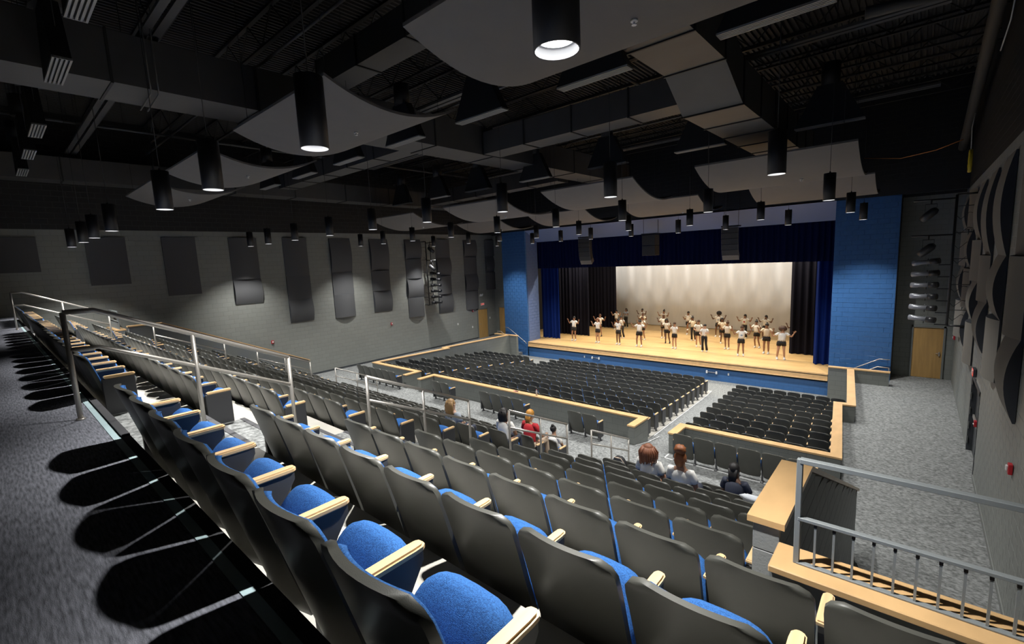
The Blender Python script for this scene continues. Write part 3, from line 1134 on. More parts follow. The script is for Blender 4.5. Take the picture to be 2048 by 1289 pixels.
# ------------------------------------------------------------------ CEILING CLOUDS
def cloud(xa, xb, prof, label):
    """prof: list of (y, z) of the underside"""
    th = .045
    n = len(prof)
    v = []
    for x in (xa, xb):
        for (y, z) in prof: v.append((x, y, z))
        for (y, z) in prof: v.append((x, y, z + th))
    f = []
    for i in range(n - 1):
        f.append((i, i + 1, 2 * n + i + 1, 2 * n + i))
        f.append((n + i, 3 * n + i, 3 * n + i + 1, n + i + 1))
        f.append((i, n + i, n + i + 1, i + 1))
        f.append((2 * n + i, 2 * n + i + 1, 3 * n + i + 1, 3 * n + i))
    f.append((0, 2 * n, 3 * n, n))
    f.append((n - 1, 2 * n - 1, 4 * n - 1, 3 * n - 1))
    t = thing('ceiling_cloud', label, 'ceiling panel', ((xa + xb) / 2, prof[0][0], prof[0][1]), 0, 'curved acoustic panels under the roof')
    off = Vector(t.location)
    v = [Vector(p) - off for p in v]
    o = MB().add(v, f).build('curved_panel', M['cloud'], t)
    for p in o.data.polygons: p.use_smooth = True
    smooth_edges(o.data, 35)
    s = MB()
    k = n // 2
    c = Vector(((xa + xb) / 2 + .5, prof[k][0], prof[k][1])) - off
    s.tube([c + Vector((0, 0, .0)), c + Vector((0, 0, -.02))], .04, 10)
    s.tube([c + Vector((0, 0, -.02)), c + Vector((0, 0, -.05))], .012, 6)
    s.tube([c + Vector((0, 0, -.05)), c + Vector((0, 0, -.055))], .03, 8)
    s.build('sprinkler_head', M['white'], t)
    h = MB()
    for xx in (xa + .3, xb - .3):
        for q in (1, n - 2):
            a = Vector((xx, prof[q][0], prof[q][1])) - off
            h.tube([a + Vector((0, 0, th)), a + Vector((0, 0, ZC - prof[q][1] - .06))], .005, 4)
    h.build('hanger_wires', M['black'], t)


def arc(y0, z0, y1, z1, sag, n=14):
    out = []
    for i in range(n + 1):
        t = i / n
        out.append((y0 + (y1 - y0) * t, z0 + (z1 - z0) * t - sag * (1 - (2 * t - 1) ** 2)))
    return out
names = ['first', 'second', 'third', 'fourth']
for i, (a, b) in enumerate([(-4.83, -1.13), (-10.6, -6.8), (-15.96, -12.4), (-21.4, -17.6)]):
    cloud(a, b, arc(3.72, 2.83, 6.35, 2.86, .32), 'curved grey ceiling panel above the upper seats, %s from the near wall' % names[i])
for i, (a, b) in enumerate([(-4.87, -1.19), (-10.3, -6.75), (-15.65, -12.15), (-21.3, -17.75)]):
    cloud(a, b, arc(13.5, 2.32, 16.6, 1.95, .32), 'curved grey ceiling panel above the lower seats, %s from the near wall' % names[i])
for i, (a, b) in enumerate([(-4.97, -1.22), (-10.3, -6.85), (-15.7, -12.2), (-21.3, -17.8)]):
    cloud(a, b, arc(19.4, 2.22, 22.6, 1.95, .34), 'curved grey ceiling panel just before the stage, %s from the near wall' % names[i])

# ------------------------------------------------------------------ DUCTS
def duct(name, label, segs, joints=2.4, ax='y'):
    """segs: list of (along, across0, across1, z0, z1) stations"""
    t = thing(name, label, 'duct', (0, 0, 0))
    v, f = [], []
    for (s, a, b, z0, z1) in segs:
        q = [(a, z0), (b, z0), (b, z1), (a, z1)]
        for (p, z) in q: v.append((p, s, z) if ax == 'y' else (s, p, z))
    for i in range(len(segs) - 1):
        for j in range(4):
            a, b = 4 * i + j, 4 * i + (j + 1) % 4
            f.append((a, b, b + 4, a + 4))
    f += [(3, 2, 1, 0), tuple(4 * (len(segs) - 1) + j for j in range(4))]
    MB().add(v, f).build('duct_body', M['duct'], t)
    fl = MB()
    for i in range(len(segs) - 1):
        s0, s1 = segs[i], segs[i + 1]
        L = s1[0] - s0[0]
        n = max(1, round(L / joints))
        for k in range(n + (1 if i == len(segs) - 2 else 0)):
            u = k / n
            w = [s0[c] + (s1[c] - s0[c]) * u for c in range(5)]
            a, b = sorted((w[1], w[2]))
            if ax == 'y': fl.box(a - .025, b + .025, w[0] - .02, w[0] + .02, w[3] - .025, w[4] + .025)
            else: fl.box(w[0] - .02, w[0] + .02, a - .025, b + .025, w[3] - .025, w[4] + .025)
    fl.build('flange', M['joist'], t)
duct('air_duct', 'long dark rectangular duct running from the rear over the middle seats to the stage', [(-3.0, -12.35, -11.15, 3.5, 4.4), (22, -12.35, -11.15, 3.5, 4.4)])
duct('air_duct', 'dark rectangular duct along the far wall, bending lower towards the stage', [(-3.0, -24.0, -23.1, 3.5, 4.3), (5.0, -24.0, -23.1, 3.5, 4.3), (7.5, -22.9, -21.9, 3.3, 4.1), (22.5, -22.6, -21.6, 3.2, 4.0)])
duct('air_duct', 'wide grey-bottomed duct above the near seats, stepping down', [(-3.0, -4.05, -2.9, 3.5, 4.4), (9.55, -4.05, -2.9, 3.5, 4.4), (10.9, -4.2, -2.94, 3.0, 3.9), (19.5, -4.2, -2.98, 3.0, 3.9)], 1.5)
duct('air_duct', 'dark cross duct joining the long ducts over the middle seats', [(-11.1, 11.5, 12.3, 3.5, 4.2), (-4.1, 11.5, 12.3, 3.5, 4.2)], 1.8, 'x')
duct('air_duct', 'dark cross duct reaching from the middle duct to the far wall', [(-23.0, 17.6, 18.3, 3.3, 4.0), (-12.4, 17.6, 18.3, 3.4, 4.1)], 1.8, 'x')
duct('air_duct', 'dark cross duct over the rear seats on the far side', [(-23.0, 9.3, 10.0, 3.6, 4.2), (-12.4, 9.3, 10.0, 3.6, 4.2)], 1.8, 'x')
duct('air_duct', 'dark cross duct between the near ducts over the rear seats', [(-11.1, 5.9, 6.5, 4.3, 4.9), (-4.1, 5.9, 6.5, 4.3, 4.9)], 1.8, 'x')


# plenum hoods with slot diffusers
def hood(x0, y, z, L, label, grp):
    t = thing('slot_diffuser', label, 'vent', (x0 + L / 2, y, z), 0, grp)
    b, h = L / 2, .95
    w = .11
    v = [(-b, -w, .03), (b, -w, .03), (b, w, .03), (-b, w, .03), (-.26, -w, h), (.26, -w, h), (.26, w, h), (-.26, w, h)]
    f = [(0, 1, 2, 3), (4, 5, 6, 7), (0, 1, 5, 4), (1, 2, 6, 5), (2, 3, 7, 6), (3, 0, 4, 7)]
    MB().add(v, f).build('plenum', M['black'], t)
    MB().tube([(0, 0, h - .02), (0, 0, h + .5)], .2, 14).build('duct_collar', M['black'], t)
    MB().tube([(-.5, 0, .5), (-.5, 0, ZC - z - .06)], .006, 4).tube([(.5, 0, .5), (.5, 0, ZC - z - .06)], .006, 4).build('hanger_rods', M['black'], t)
    g = MB()
    for i in range(5):
        yy = -w + .004 + i * (2 * w - .022) / 4
        g.box(-b, b, yy, yy + .014 + .012, .0, .03)
    g.box(-b, -b + .02, -w, w, 0, .03).box(b - .02, b, -w, w, 0, .03)
    g.build('slot_grille', M['grille'], t)
side_of = 'near wall'
for i, x in enumerate([-2.49, -5.43, -8.35, -11.2, -14.1, -17.05, -20.0]):
    hood(x, 7.85, 3.2, 1.48, 'black trapezoid air plenum with slot grille, %s from the near wall, over the upper rows' % ORD[i], 'slot diffusers over the upper rows')
for i, x in enumerate([-2.6, -5.75, -8.8, -11.9, -15.0, -17.6, -20.4]):
    hood(x, 14.35, 2.96, 1.45, 'black trapezoid air plenum with slot grille, %s from the near wall, over the lower seats' % ORD[i], 'slot diffusers over the lower seats')
for i, x in enumerate([-8.1, -10.9, -15.3 + .1, -18.0, -20.95]):
    hood(x, 1.18, 3.2, 1.3, 'black plenum with pale slot grille, %s from the near end, over the rear aisle' % ORD[i], 'slot diffusers over the rear aisle')

# bar joists
jt = MB()
y = -2.4
k = 0
for y in [-2.2 + 1.83 * i for i in range(15)]:
    if y > 24: break
    m = MB()
    L0, L1 = XL, XR
    zt, zb = ZC - .07, ZC - .85
    m.box(L0, L1, y - .05, y + .05, zt - .06, zt)
    m.box(L0, L1, y - .045, y + .045, zb, zb + .05)
    n = 36
    for i in range(n):
        xa = L0 + (L1 - L0) * i / n
        xb = L0 + (L1 - L0) * (i + 1) / n
        p, q = ((xa, y, zb + .05), (xb, y, zt - .06)) if i % 2 else ((xa, y, zt - .06), (xb, y, zb + .05))
        m.tube([p, q], .018, 5, smooth=False)
    struct(m.build('roof_joist', M['joist']))
# conduits, sprinkler pipes, cable trays
def pipe(label, pts, r, m='deck', cat='pipe', name='pipe', n=10, group='pipes under the roof'):
    o = MB().tube(pts, r, n).build(name, M[m])
    return tag(o, label, cat, group)
pipe('thick dark drain pipe running down the near wall toward the stage', [(.95, 6, 5.2), (.95, 14, 4.9), (.98, 22, 3.6), (.98, 24.1, 3.3)], .13)
pipe('thick dark vertical pipe dropping from the roof near the near wall', [(-.35, 9.3, 6.0), (-.35, 9.3, 4.25), (-.28, 9.3, 4.05), (-.1, 9.35, 3.95), (.9, 9.6, 3.95)], .11)
pipe('thick dark horizontal pipe elbowing to the near wall', [(-.95, 10.8, 4.0), (-.2, 10.9, 4.0), (.95, 11.2, 4.05)], .10)
for i, y in enumerate([4.9, 10.2, 17.0]):
    pipe('thin dark sprinkler pipe crossing the hall, %s from the rear' % ORD[i], [(XL, y, 4.75), (XR, y, 4.75)], .035, 'duct', n=8)
for i, x in enumerate([-6.4, -14.6, -20.2]):
    pipe('thin dark sprinkler main running toward the stage, %s from the near wall' % ORD[i], [(x, YB, 4.85), (x, 24, 4.85)], .045, 'duct', n=8)
# tray
for i, (y, z, xa, xb) in enumerate([(2.68, 4.5, -23.5, -5.0), (12.9, 4.55, -20.0, .2), (19.2, 4.5, -20.0, 0.2), (8.9, 4.3, -11.0, .9)]):
    t = thing('lighting_batten', 'dark paired steel channel across the hall, %s from the rear' % ORD[i], 'rail', (0, y, z), 0, 'steel channels under the roof')
    MB().box(xa, xb, -.16, -.03, 0, .06).build('channel', M['duct'], t)
    MB().box(xa, xb, .03, .16, 0, .06).build('channel', M['duct'], t)
    h = MB()
    x = xa + .5
    while x < xb:
        h.tube([(x, 0, .06), (x, 0, ZC - z - .1)], .008, 5)
        x += 2.4
    h.build('hanger_rods', M['joist'], t)
t = thing('conduit_pair', 'pair of pale bent conduits over the long duct', 'pipe', (-11.0, 2.5, 3.5))
for d in (0, .12):
    MB().tube([(-.05, d * .6, 2.0), (-.05, d * .6, 1.45), (.1, d, 1.25), (.1, d, .05), (-.1, d + .05, -.08), (-1.3, d + .1, -.1)], .016, 7).build('conduit', M['duct'], t)

# loose cables high on the near wall
o = MB().tube([(.75, 18.5, 2.75), (.2, 18.9, 2.62), (-.6, 19.5, 2.6), (-1.6, 20.5, 2.9)], .012, 6).build('orange_cord', M['orange'])
tag(o, 'thin orange cord strung from the near wall under the roof', 'cord')
def ring_coil(c, r, n, rr, ax=0):
    pts = []
    for i in range(n * 14 + 1):
        a = 2 * PI * i / 14
        pts.append((c[0] + .015 * math.sin(i), c[1] + r * .45 * math.cos(a), c[2] + r * math.sin(a)))
    return pts
t = thing('cable_coil', 'yellow cable coil hanging high on the near wall', 'cable', (.95, 19.0, 2.2))
MB().tube(ring_coil((0, 0, 0), .3, 4, 0), .03, 6).build('coil', M['yellow'], t)
MB().tube([(0, 0, .3), (-.02, 0, .9), (.02, 0, 1.3)], .012, 6).build('lead', M['cable_white'], t)
t = thing('cable_coil', 'white cable coil hung near the roof on the near wall', 'cable', (1.0, 12.2, 4.35))
MB().tube(ring_coil((0, 0, 0), .18, 3, 0), .018, 6).build('coil', M['cable_white'], t)
MB().tube([(0, 0, -.18), (0, .5, -.5), (-.03, 1.4, -.75)], .012, 6).build('lead', M['cable_white'], t)

# ------------------------------------------------------------------ ACOUSTIC WALL PANELS
def wpanel(parent, x, s, y0, y1, z0, z1, mode, m):
    """bowed panel; s = +1 wall normal along +x. mode 'h': bows about the vertical axis, 'v': about the horizontal axis, 'f' flat"""
    n = 12
    D = .05 if mode == 'f' else .165
    v, f = [], []
    for i in range(n + 1):
        t = -1 + 2 * i / n
        b = .05 if mode == 'f' else .03 + (D - .03) * math.cos(t * PI / 2) ** .9
        if mode == 'v':
            z = z0 + (z1 - z0) * (t + 1) / 2
            v += [(x, y0, z), (x + s * b, y0, z), (x + s * b, y1, z), (x, y1, z)]
        else:
            y = y0 + (y1 - y0) * (t + 1) / 2
            v += [(x, y, z0), (x + s * b, y, z0), (x + s * b, y, z1), (x, y, z1)]
    mb = MB()
    front, sides = [], []
    for i in range(n):
        a = 4 * i
        front.append((a + 1, a + 2, a + 6, a + 5))
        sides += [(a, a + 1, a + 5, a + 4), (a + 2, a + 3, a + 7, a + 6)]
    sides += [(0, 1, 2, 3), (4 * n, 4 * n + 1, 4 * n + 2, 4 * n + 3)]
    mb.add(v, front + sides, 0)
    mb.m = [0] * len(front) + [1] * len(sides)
    o = mb.mesh('bowed_panel' if mode != 'f' else 'flat_panel', [m, M['panel_side']])
    for i, p in enumerate(o.polygons):
        p.use_smooth = i < len(front)
    smooth_edges(o, 40)
    return link(o.name, o, parent)


Yc = [.21, 2.73, 5.14, 7.67, 10.1, 12.55, 15.0, 17.45, 19.9, 22.41, 24.55]
Tp = [1.55, 1.56, 1.57, 1.56, 1.57, 1.56, 1.52, 1.5, 1.5, 1.48, 1.47]
Sp = [([.3], 'f'), ([-.3], 'f'), ([-.91], 'f'), ([-.38, -1.56], 'hv'), ([-.36, -1.57, -2.75], 'hfv'), ([-.32, -1.54, -2.8], 'vfh'),
      ([-.34, -1.51, -2.78], 'vhv'), ([.28, -.94, -2.16, -3.38], 'vhvh'), ([.3, -.92, -2.14, -3.42], 'hvhv'), ([.28, -.93, -2.15, -3.45], 'vhvh'), ([.3, -.9, -2.19], 'hvh')]
for side, x, s in (('far', XL, 1), ('near', XR - .012, -1)):
    for c, (y0, tp, (sp, md)) in enumerate(zip(Yc, Tp, Sp)):
        if side == 'near' and (y0 < 7 or c == 10): continue
        if side == 'near' and c == 6:
            sp, md = [-.4, -1.47, -2.65], 'vhv'
        if side == 'near' and c == 5:
            sp, md = [-.35, -1.57, -2.78], 'vvh'
        if side == 'near' and c == 7:
            sp, md = [-.05, -1.15, -2.3, -3.45], 'vhvh'
        if side == 'near' and c == 4:
            sp, md = [-.3, -1.55, -2.85], 'fhv'
        if side == 'near' and c == 3:
            sp, md = [-.4, -1.6], 'fh'
        if side == 'near': mdd = md
        t = thing('acoustic_panel_stack', 'tall stack of grey bowed acoustic panels, %s from the stage on the %s wall' % (ORD[10 - c], side)
                  if len(sp) > 1 else 'flat grey acoustic panel, %s from the stage on the %s wall' % (ORD[10 - c], side), 'wall panel', (x, y0 + .61, tp), 0, 'acoustic panels on the %s wall' % side)
        off = t.location.copy()
        z = tp
        for zb, mo in zip(sp, md):
            o = wpanel(t, x, s, y0, y0 + 1.22, zb, z, mo, M['panel'] if side == 'far' else M['panel_r'])
            o.location = -off
            z = zb

# ------------------------------------------------------------------ LIGHTING LADDERS (box booms)
def ladder(side):
    s = -1 if side == 'near' else 1
    x = .78 if side == 'near' else -23.62
    y = 19.9 if side == 'near' else 18.75
    t = thing('lighting_ladder', 'black pipe ladder of stage spotlights on the %s wall' % side, 'lighting rig', (x, y, -2.7))
    zt, zb = 4.05, 0
    p = MB()
    p.tube([(0, 0, 0), (0, 0, zt)], .035, 8)
    p.tube([(0, .35, 0), (0, .35, zt)], .025, 8)
    p.tube([(0, 0, zt), (-s * .45, 0, zt)], .03, 8).tube([(0, 0, 0), (-s * .45, 0, 0)], .03, 8)
    for i in range(5): p.tube([(0, 0, .5 + i * .8), (-s * .47, 0, .5 + i * .8)], .012, 6)
    p.build('pipe_frame', M['fixture'], t)
    for i, z in enumerate((3.95, 2.85)):
        MB().tube([(0, 0, z), (s * 1.0, -.1, z)], .025, 8).build('side_arm', M['fixture'], t)
    for i, z in enumerate((3.95, 2.85)):
        f = MB()
        c = Vector((s * .58, -.1, z - .42))
        f.tube([(s * .58, -.1, z), (s * .58, -.1, z - .12)], .02, 6)
        f.box(s * .58 - .14, s * .58 + .14, -.13, -.07, z - .14, z - .12)
        f.box(s * .58 - .14, s * .58 - .13, -.13, -.07, z - .42, z - .12).box(s * .58 + .13, s * .58 + .14, -.13, -.07, z - .42, z - .12)
        d = Vector((s * .45, .2, -.42)).normalized()
        f.tube([c - d * .2, c - d * .12, c + d * .1, c + d * .28], [.07, .12, .125, .10], 10)
        f.build('moving_light', M['fixture'], t)
    for i in range(6):
        z = 2.05 - i * .38
        f = MB()
        tilt = -.12 + .035 * i
        d = Vector((s * .8, .35, -tilt * 0 - .1 + .03 * i)).normalized()
        c = Vector((s * .28, 0, z))
        f.tube([c, c + d * .22], [.095, .10], 10, 0)
        f.tube([c + d * .22, c + d * .48, c + d * .56, c + d * .7], [.075, .065, .085, .085], 10, 1)
        f.tube([c + d * .3 + Vector((0, 0, .11)), c + d * .3 + Vector((0, 0, -.14))], .012, 6, 0)
        f.box(min(0, s * .3), max(0, s * .3), -.02, .02, z - .14, z - .11)
        f.build('spotlight', [M['fixture'], M['fixture_grey'] if side == 'near' else M['fixture']], t)
    cb = MB()
    rnd = random.Random(3)
    for i in range(8):
        z = .3 + i * .45
        cb.tube([(0, 0, z), (-s * .12, .1, z - .15), (-s * .3, .1, z + .05), (-s * .42, .1, z + .02)], .008, 5)
    cb.build('cables', M['rubber'], t)
ladder('near')
ladder('far')

# ------------------------------------------------------------------ SPEAKERS
def array(x, label):
    t = thing('line_array_speaker', label, 'speaker', (x, 23.85, 1.05), 0, 'hanging line array speakers')
    g = MB()
    fr = MB()
    p = Vector((0, 0, 0))
    a = 0.0
    hts = [.27, .27, .27, .27, .27, .27]
    for i, h in enumerate(hts):
        a = math.radians([0, 1, 4, 9, 17, 27][i])
        d = Vector((0, math.sin(a), -math.cos(a)))
        q = p + d * h
        nrm = Vector((0, -math.cos(a), -math.sin(a)))
        w = .37
        def C(pt, u, dd): return (u * w, pt.y - nrm.y * dd, pt.z - nrm.z * dd)
        box = MB()
        e = d * .008
        vv = [C(p + e, -1, 0), C(p + e, 1, 0), C(q - e, 1, 0), C(q - e, -1, 0), C(p + e, -.8, .42), C(p + e, .8, .42), C(q - e, .8, .42), C(q - e, -.8, .42)]
        ff = [(0, 1, 2, 3), (7, 6, 5, 4), (0, 4, 5, 1), (1, 5, 6, 2), (2, 6, 7, 3), (3, 7, 4, 0)]
        b = MB()
        b.add(vv, ff, 0)
        b.add([C(p + e, -1.04, -.01), C(p + e, -1, -.01), C(q - e, -1, -.01), C(q - e, -1.04, -.01)], [(0, 1, 2, 3)], 1)
        b.add([C(p + e, 1, -.01), C(p + e, 1.04, -.01), C(q - e, 1.04, -.01), C(q - e, 1, -.01)], [(0, 1, 2, 3)], 1)
        b.build('speaker_box', [M['speaker'] if i < 5 else M['speaker_pale'], M['speaker_pale']], t)
        p = q
    MB().box(-.4, .4, .0, .4, .02, .08).tube([(-.3, .1, .05), (-.3, .1, 3)], .01, 5).tube([(.3, .3, .05), (.3, .3, 3)], .01, 5).build('rigging_frame', M['fixture'], t)
array(-15.1, 'curved line array speaker hanging left of centre before the blue valance')
array(-6.9, 'curved line array speaker hanging right of centre before the blue valance')
t = thing('subwoofer_speaker', 'square dark speaker stack hanging at the middle of the stage opening', 'speaker', (-11.0, 23.85, -.15))
for i in range(2):
    MB().cbox(-.4, .33, 0, .6, .01 + .56 * i, .55 + .56 * i, .01).build('speaker_box', M['speaker'], t)
MB().box(-.45, .4, 0, .6, 1.14, 1.2).tube([(-.35, .1, 1.2), (-.35, .1, 3.5)], .012, 5).tube([(.3, .5, 1.2), (.3, .5, 3.5)], .012, 5).build('rigging_frame', M['fixture'], t)

# ------------------------------------------------------------------ CURTAINS
def curtain(name, label, xa, xb, y, z0, z1, m, amp=.09, per=.28, seed=1, group=None, cat='curtain', drift=.5):
    rnd = random.Random(seed)
    n = max(8, int((xb - xa) / per * 8))
    ph = rnd.random() * 6
    levels = 7
    v, f = [], []
    for j in range(levels):
        z = z0 + (z1 - z0) * j / (levels - 1)
        zz = z
        for i in range(n + 1):
            x = xa + (xb - xa) * i / n
            w = 2 * PI * (x - xa) / per
            k = amp * (.55 + .45 * (1 - j / (levels - 1)) ** .5)
            yy = y + k * math.sin(w + ph + .6 * math.sin(w * .23)) + k * .4 * math.sin(w * .37 + 1.3 * seed)
            v.append((x, yy, zz))
    for j in range(levels - 1):
        for i in range(n):
            a = j * (n + 1) + i
            f.append((a, a + 1, a + n + 2, a + n + 1))
    o = MB().add(v, f, 0, True).build(name, M[m])
    return tag(o, label, cat, group)
ZF = -5.69
curtain('house_curtain', 'bright navy main curtain gathered at the far side of the stage', -20.1, -18.62, 26.1, ZF + .02, 1.5, 'velour', .12, .3, 2, 'gathered main curtains')
curtain('house_curtain', 'narrow navy main curtain gathered at the near side of the stage', -3.6, -2.6, 25.95, ZF + .02, 1.5, 'velour', .1, .3, 3, 'gathered main curtains')
curtain('valance', 'dark navy pleated valance across the top of the stage opening', -20.3, -2.5, 25.75, -.74, 1.5, 'velour_dark', .07, .26, 5, cat='valance')
curtain('leg_curtain', 'black leg curtain behind the far main curtain', -20.9, -17.37, 27.95, ZF + .02, 1.6, 'velour_black', .07, .3, 7, 'black leg curtains')
curtain('leg_curtain', 'black leg curtain behind the near main curtain', -4.98, -1.9, 27.95, ZF + .02, 1.6, 'velour_black', .07, .3, 8, 'black leg curtains')
curtain('leg_curtain', 'black leg curtain furthest back at the far side of the stage', -21.5, -17.4, 31.9, ZF + .02, 1.6, 'velour_black', .07, .3, 9, 'black leg curtains')
curtain('leg_curtain', 'black leg curtain furthest back, hidden at the near side', -5.4, -1.5, 31.9, ZF + .02, 1.6, 'velour_black', .07, .3, 10, 'black leg curtains')
curtain('border_curtain', 'black border curtain hiding the stage lights', -21, -1.8, 28.4, -.55, 1.7, 'velour_black', .06, .3, 11, cat='curtain')
curtain('backdrop', 'white cloth backdrop across the rear of the stage', -22.2, -.8, 34.5, ZF + .03, 4.5, 'cyc', .035, 1.3, 12, cat='backdrop')

# ------------------------------------------------------------------ SMALL FIXTURES
def plate(label, cat, name, lo, hi, m, group=None):
    o = MB().cbox(lo[0], hi[0], lo[1], hi[1], lo[2], hi[2], .004).build(name, M[m])
    return tag(o, label, cat, group)
def strobe(x, y, z, s, label):
    t = thing('fire_alarm', label, 'alarm', (x, y, z), 0, 'red fire alarms on the walls')
    MB().cbox(*sorted((0, s * .05)), -.06, .06, -.08, .08, .006).build('housing', M['red'], t)
    MB().cbox(*sorted((s * .05, s * .075)), -.03, .03, -.03, .05, .005).build('strobe_lens', M['white'], t)
strobe(XL, 9.1, -3.58, 1, 'red fire alarm on the far wall nearest the rear')
strobe(XL, 16.1, -3.6, 1, 'red fire alarm at the middle of the far wall')
strobe(XL, 23.0, -3.58, 1, 'red fire alarm beside the far exit door')
strobe(XR - .012, 9.9, -3.5, -1, 'red fire alarm on the near wall closest to the camera')
strobe(XR - .012, 24.9, -3.85, -1, 'red fire alarm on the near wall beside the stage door')
t = thing('pull_station', 'small red fire pull box on the dark doorway jamb', 'alarm', (XR - .012, 15.0, -4.35))
MB().cbox(-.05, 0, -.06, .06, -.07, .07, .005).build('housing', M['red'], t)
MB().cbox(-.065, -.05, -.04, .04, -.02, .0, .003).build('pull_bar', M['white'], t)
def exit_sign(x, y, z, s, label):
    t = thing('exit_sign', label, 'exit sign', (x, y, z), 0, 'exit signs')
    MB().cbox(*sorted((0, s * .06)), -.17, .17, -.1, .1, .006).build('housing', M['white'] if s > 0 else M['panel_side'], t)
    cu = bpy.data.curves.new('exit_text', 'FONT')
    cu.body = 'EXIT'
    cu.size = .17
    cu.align_x = 'CENTER'
    cu.align_y = 'CENTER'
    cu.extrude = .004
    o = bpy.data.objects.new('exit_letters', cu)
    COL.objects.link(o)
    dg = bpy.context.evaluated_depsgraph_get()
    me = bpy.data.meshes.new_from_object(o.evaluated_get(dg))
    bpy.data.objects.remove(o)
    me.materials.clear()
    me.materials.append(M['exit_red'] if s > 0 else M['white'])
    if s < 0: MB().box(-.064, -.06, -.155, .155, -.085, .085).build('red_face', M['exit_red'], t)
    o = link('exit_letters', me, t, (s * .066, 0, 0))
    o.rotation_euler = (PI / 2, 0, PI / 2 if s > 0 else -PI / 2)
exit_sign(XL, 24.0, -3.2, 1, 'red lettered exit sign above the door in the far wall')
exit_sign(XR - .012, 16.2, -3.36, -1, 'red exit sign above the dark doorway in the near wall')
t = thing('emergency_light', 'white twin-head emergency light above the far exit sign', 'light', (XL, 23.9, -2.55))
MB().cbox(0, .08, -.14, .14, -.06, .06, .01).build('battery_box', M['white'], t)
for d in (-.1, .1): MB().tube([(.05, d, .07), (.13, d, .09)], .045, 10).build('lamp_head', M['white'], t)
for i, (y, z, n) in enumerate([(21.5, -4.35, 'thermostat'), (22.9, -4.75, 'wall_switch'), (24.75, -4.3, 'wall_switch')]):
    plate('small white plate on the far wall, %s toward the exit door' % ORD[i], 'switch', n, (XL, y - .05, z - .07), (XL + .02, y + .05, z + .07), 'white', 'white plates on the far wall')
for i, x in enumerate((-15.46, -6.93)):
    plate('white outlet plate on the blue stage front, %s emergency lamp' % ('left of the far' if i == 0 else 'right of the near'), 'outlet', 'outlet_plate', (x - .035, 24.18, -6.33), (x + .035, 24.2, -6.21), 'white', 'outlet plates on the stage front')
for i, x in enumerate((-14.63, -7.74)):
    t = thing('step_light', 'chrome twin-ended lamp on the blue stage front, %s half' % ('far' if i == 0 else 'near'), 'light', (x, 24.2, -6.26), 0, 'chrome lamps on the stage front')
    MB().tube([(-.22, -.05, 0), (.22, -.05, 0)], .02, 8).build('bar', M['fixture_grey'], t)
    for d in (-.24, .24):
        MB().cbox(d - .04, d + .04, -.09, 0, -.07, .07, .01).build('lamp_head', M['white'], t)
t = thing('water_bottle', 'clear water bottle with pink cap standing on the maple wall cap', 'bottle', (-10.48, 13.05, ZT))
M['bottle'] = mat('bottle_plastic', (.5, .46, .45, 1), .15)
M['pink'] = mat('pink_plastic', (.6, .2, .22, 1), .4)
MB().tube([(0, 0, 0), (0, 0, .16), (0, 0, .2), (0, 0, .215)], [.034, .034, .015, .013], 10).build('bottle_body', M['bottle'], t)
MB().tube([(0, 0, .215), (0, 0, .235)], .016, 8).build('bottle_cap', M['pink'], t)
t = thing('folded_glasses', 'small dark and pink object lying on the maple wall cap', 'small item', (-11.49, 13.03, ZT))
MB().cbox(-.1, .1, -.03, .03, 0, .02, .005).build('case', M['pink'], t)
MB().cbox(-.02, .12, -.02, .02, .02, .035, .004).build('lid', M['rubber'], t)

# ------------------------------------------------------------------ PEOPLE
SKIN = [mat('skin_deep', (.13, .062, .036, 1), .5), mat('skin_brown', (.27, .135, .08, 1), .5), mat('skin_tan', (.42, .23, .14, 1), .5), mat('skin_light', (.58, .36, .26, 1), .5)]
HAIRM = {'black': mat('hair_black', (.012, .010, .010, 1), .6), 'brown': mat('hair_brown', (.06, .025, .012, 1), .6), 'auburn': mat('hair_auburn', (.24, .075, .02, 1), .6),
         'blond': mat('hair_blond', (.34, .20, .08, 1), .55), 'gold': mat('hair_gold', (.50, .23, .04, 1), .55), 'rust': mat('hair_rust', (.20, .07, .03, 1), .6)}
CLO = {'white': mat('cotton_white', (.72, .70, .66, 1), .85), 'cream': mat('cotton_cream', (.66, .58, .46, 1), .85), 'black': mat('cotton_black', (.012, .012, .016, 1), .8),
       'red': mat('cotton_red', (.42, .012, .02, 1), .8), 'navy': mat('cotton_navy', (.03, .035, .055, 1), .85), 'grey': mat('cotton_grey', (.30, .33, .38, 1), .85),
       'beige': mat('cotton_beige', (.50, .38, .28, 1), .85), 'shoe': mat('shoe_white', (.75, .74, .72, 1), .5), 'shoe_dark': mat('shoe_dark', (.02, .02, .025, 1), .5),
       'print': mat('shirt_print', (.25, .33, .42, 1), .8)}
EYE = mat('eye_dark', (.01, .008, .008, 1), .3)
LIP = mat('lip', (.22, .06, .05, 1), .5)
NK = 1.0


def skin_mesh(nodes, edges, level=1):
    names = list(nodes)
    me = bpy.data.meshes.new('skin_tmp')
    me.from_pydata([nodes[n][0] for n in names], [(names.index(a), names.index(b)) for a, b in edges], [])
    o = bpy.data.objects.new('skin_tmp', me)
    COL.objects.link(o)
    m = o.modifiers.new('s', 'SKIN')
    for i, n in enumerate(names):
        r = nodes[n][1]
        me.skin_vertices[0].data[i].radius = (r, r) if not isinstance(r, tuple) else r
        me.skin_vertices[0].data[i].use_root = (n == 'pelvis')
    m.use_smooth_shade = True
    d = o.modifiers.new('u', 'SUBSURF')
    d.levels = level
    dg = bpy.context.evaluated_depsgraph_get()
    out = bpy.data.meshes.new_from_object(o.evaluated_get(dg))
    bpy.data.objects.remove(o)
    return out


def merge(me, mb):
    v = [tuple(p.co) for p in me.vertices]
    f = [tuple(p.vertices) for p in me.polygons]
    r = MB().add(v, f, 0, True)
    r.add(mb.v, mb.f, 0, True)
    return r


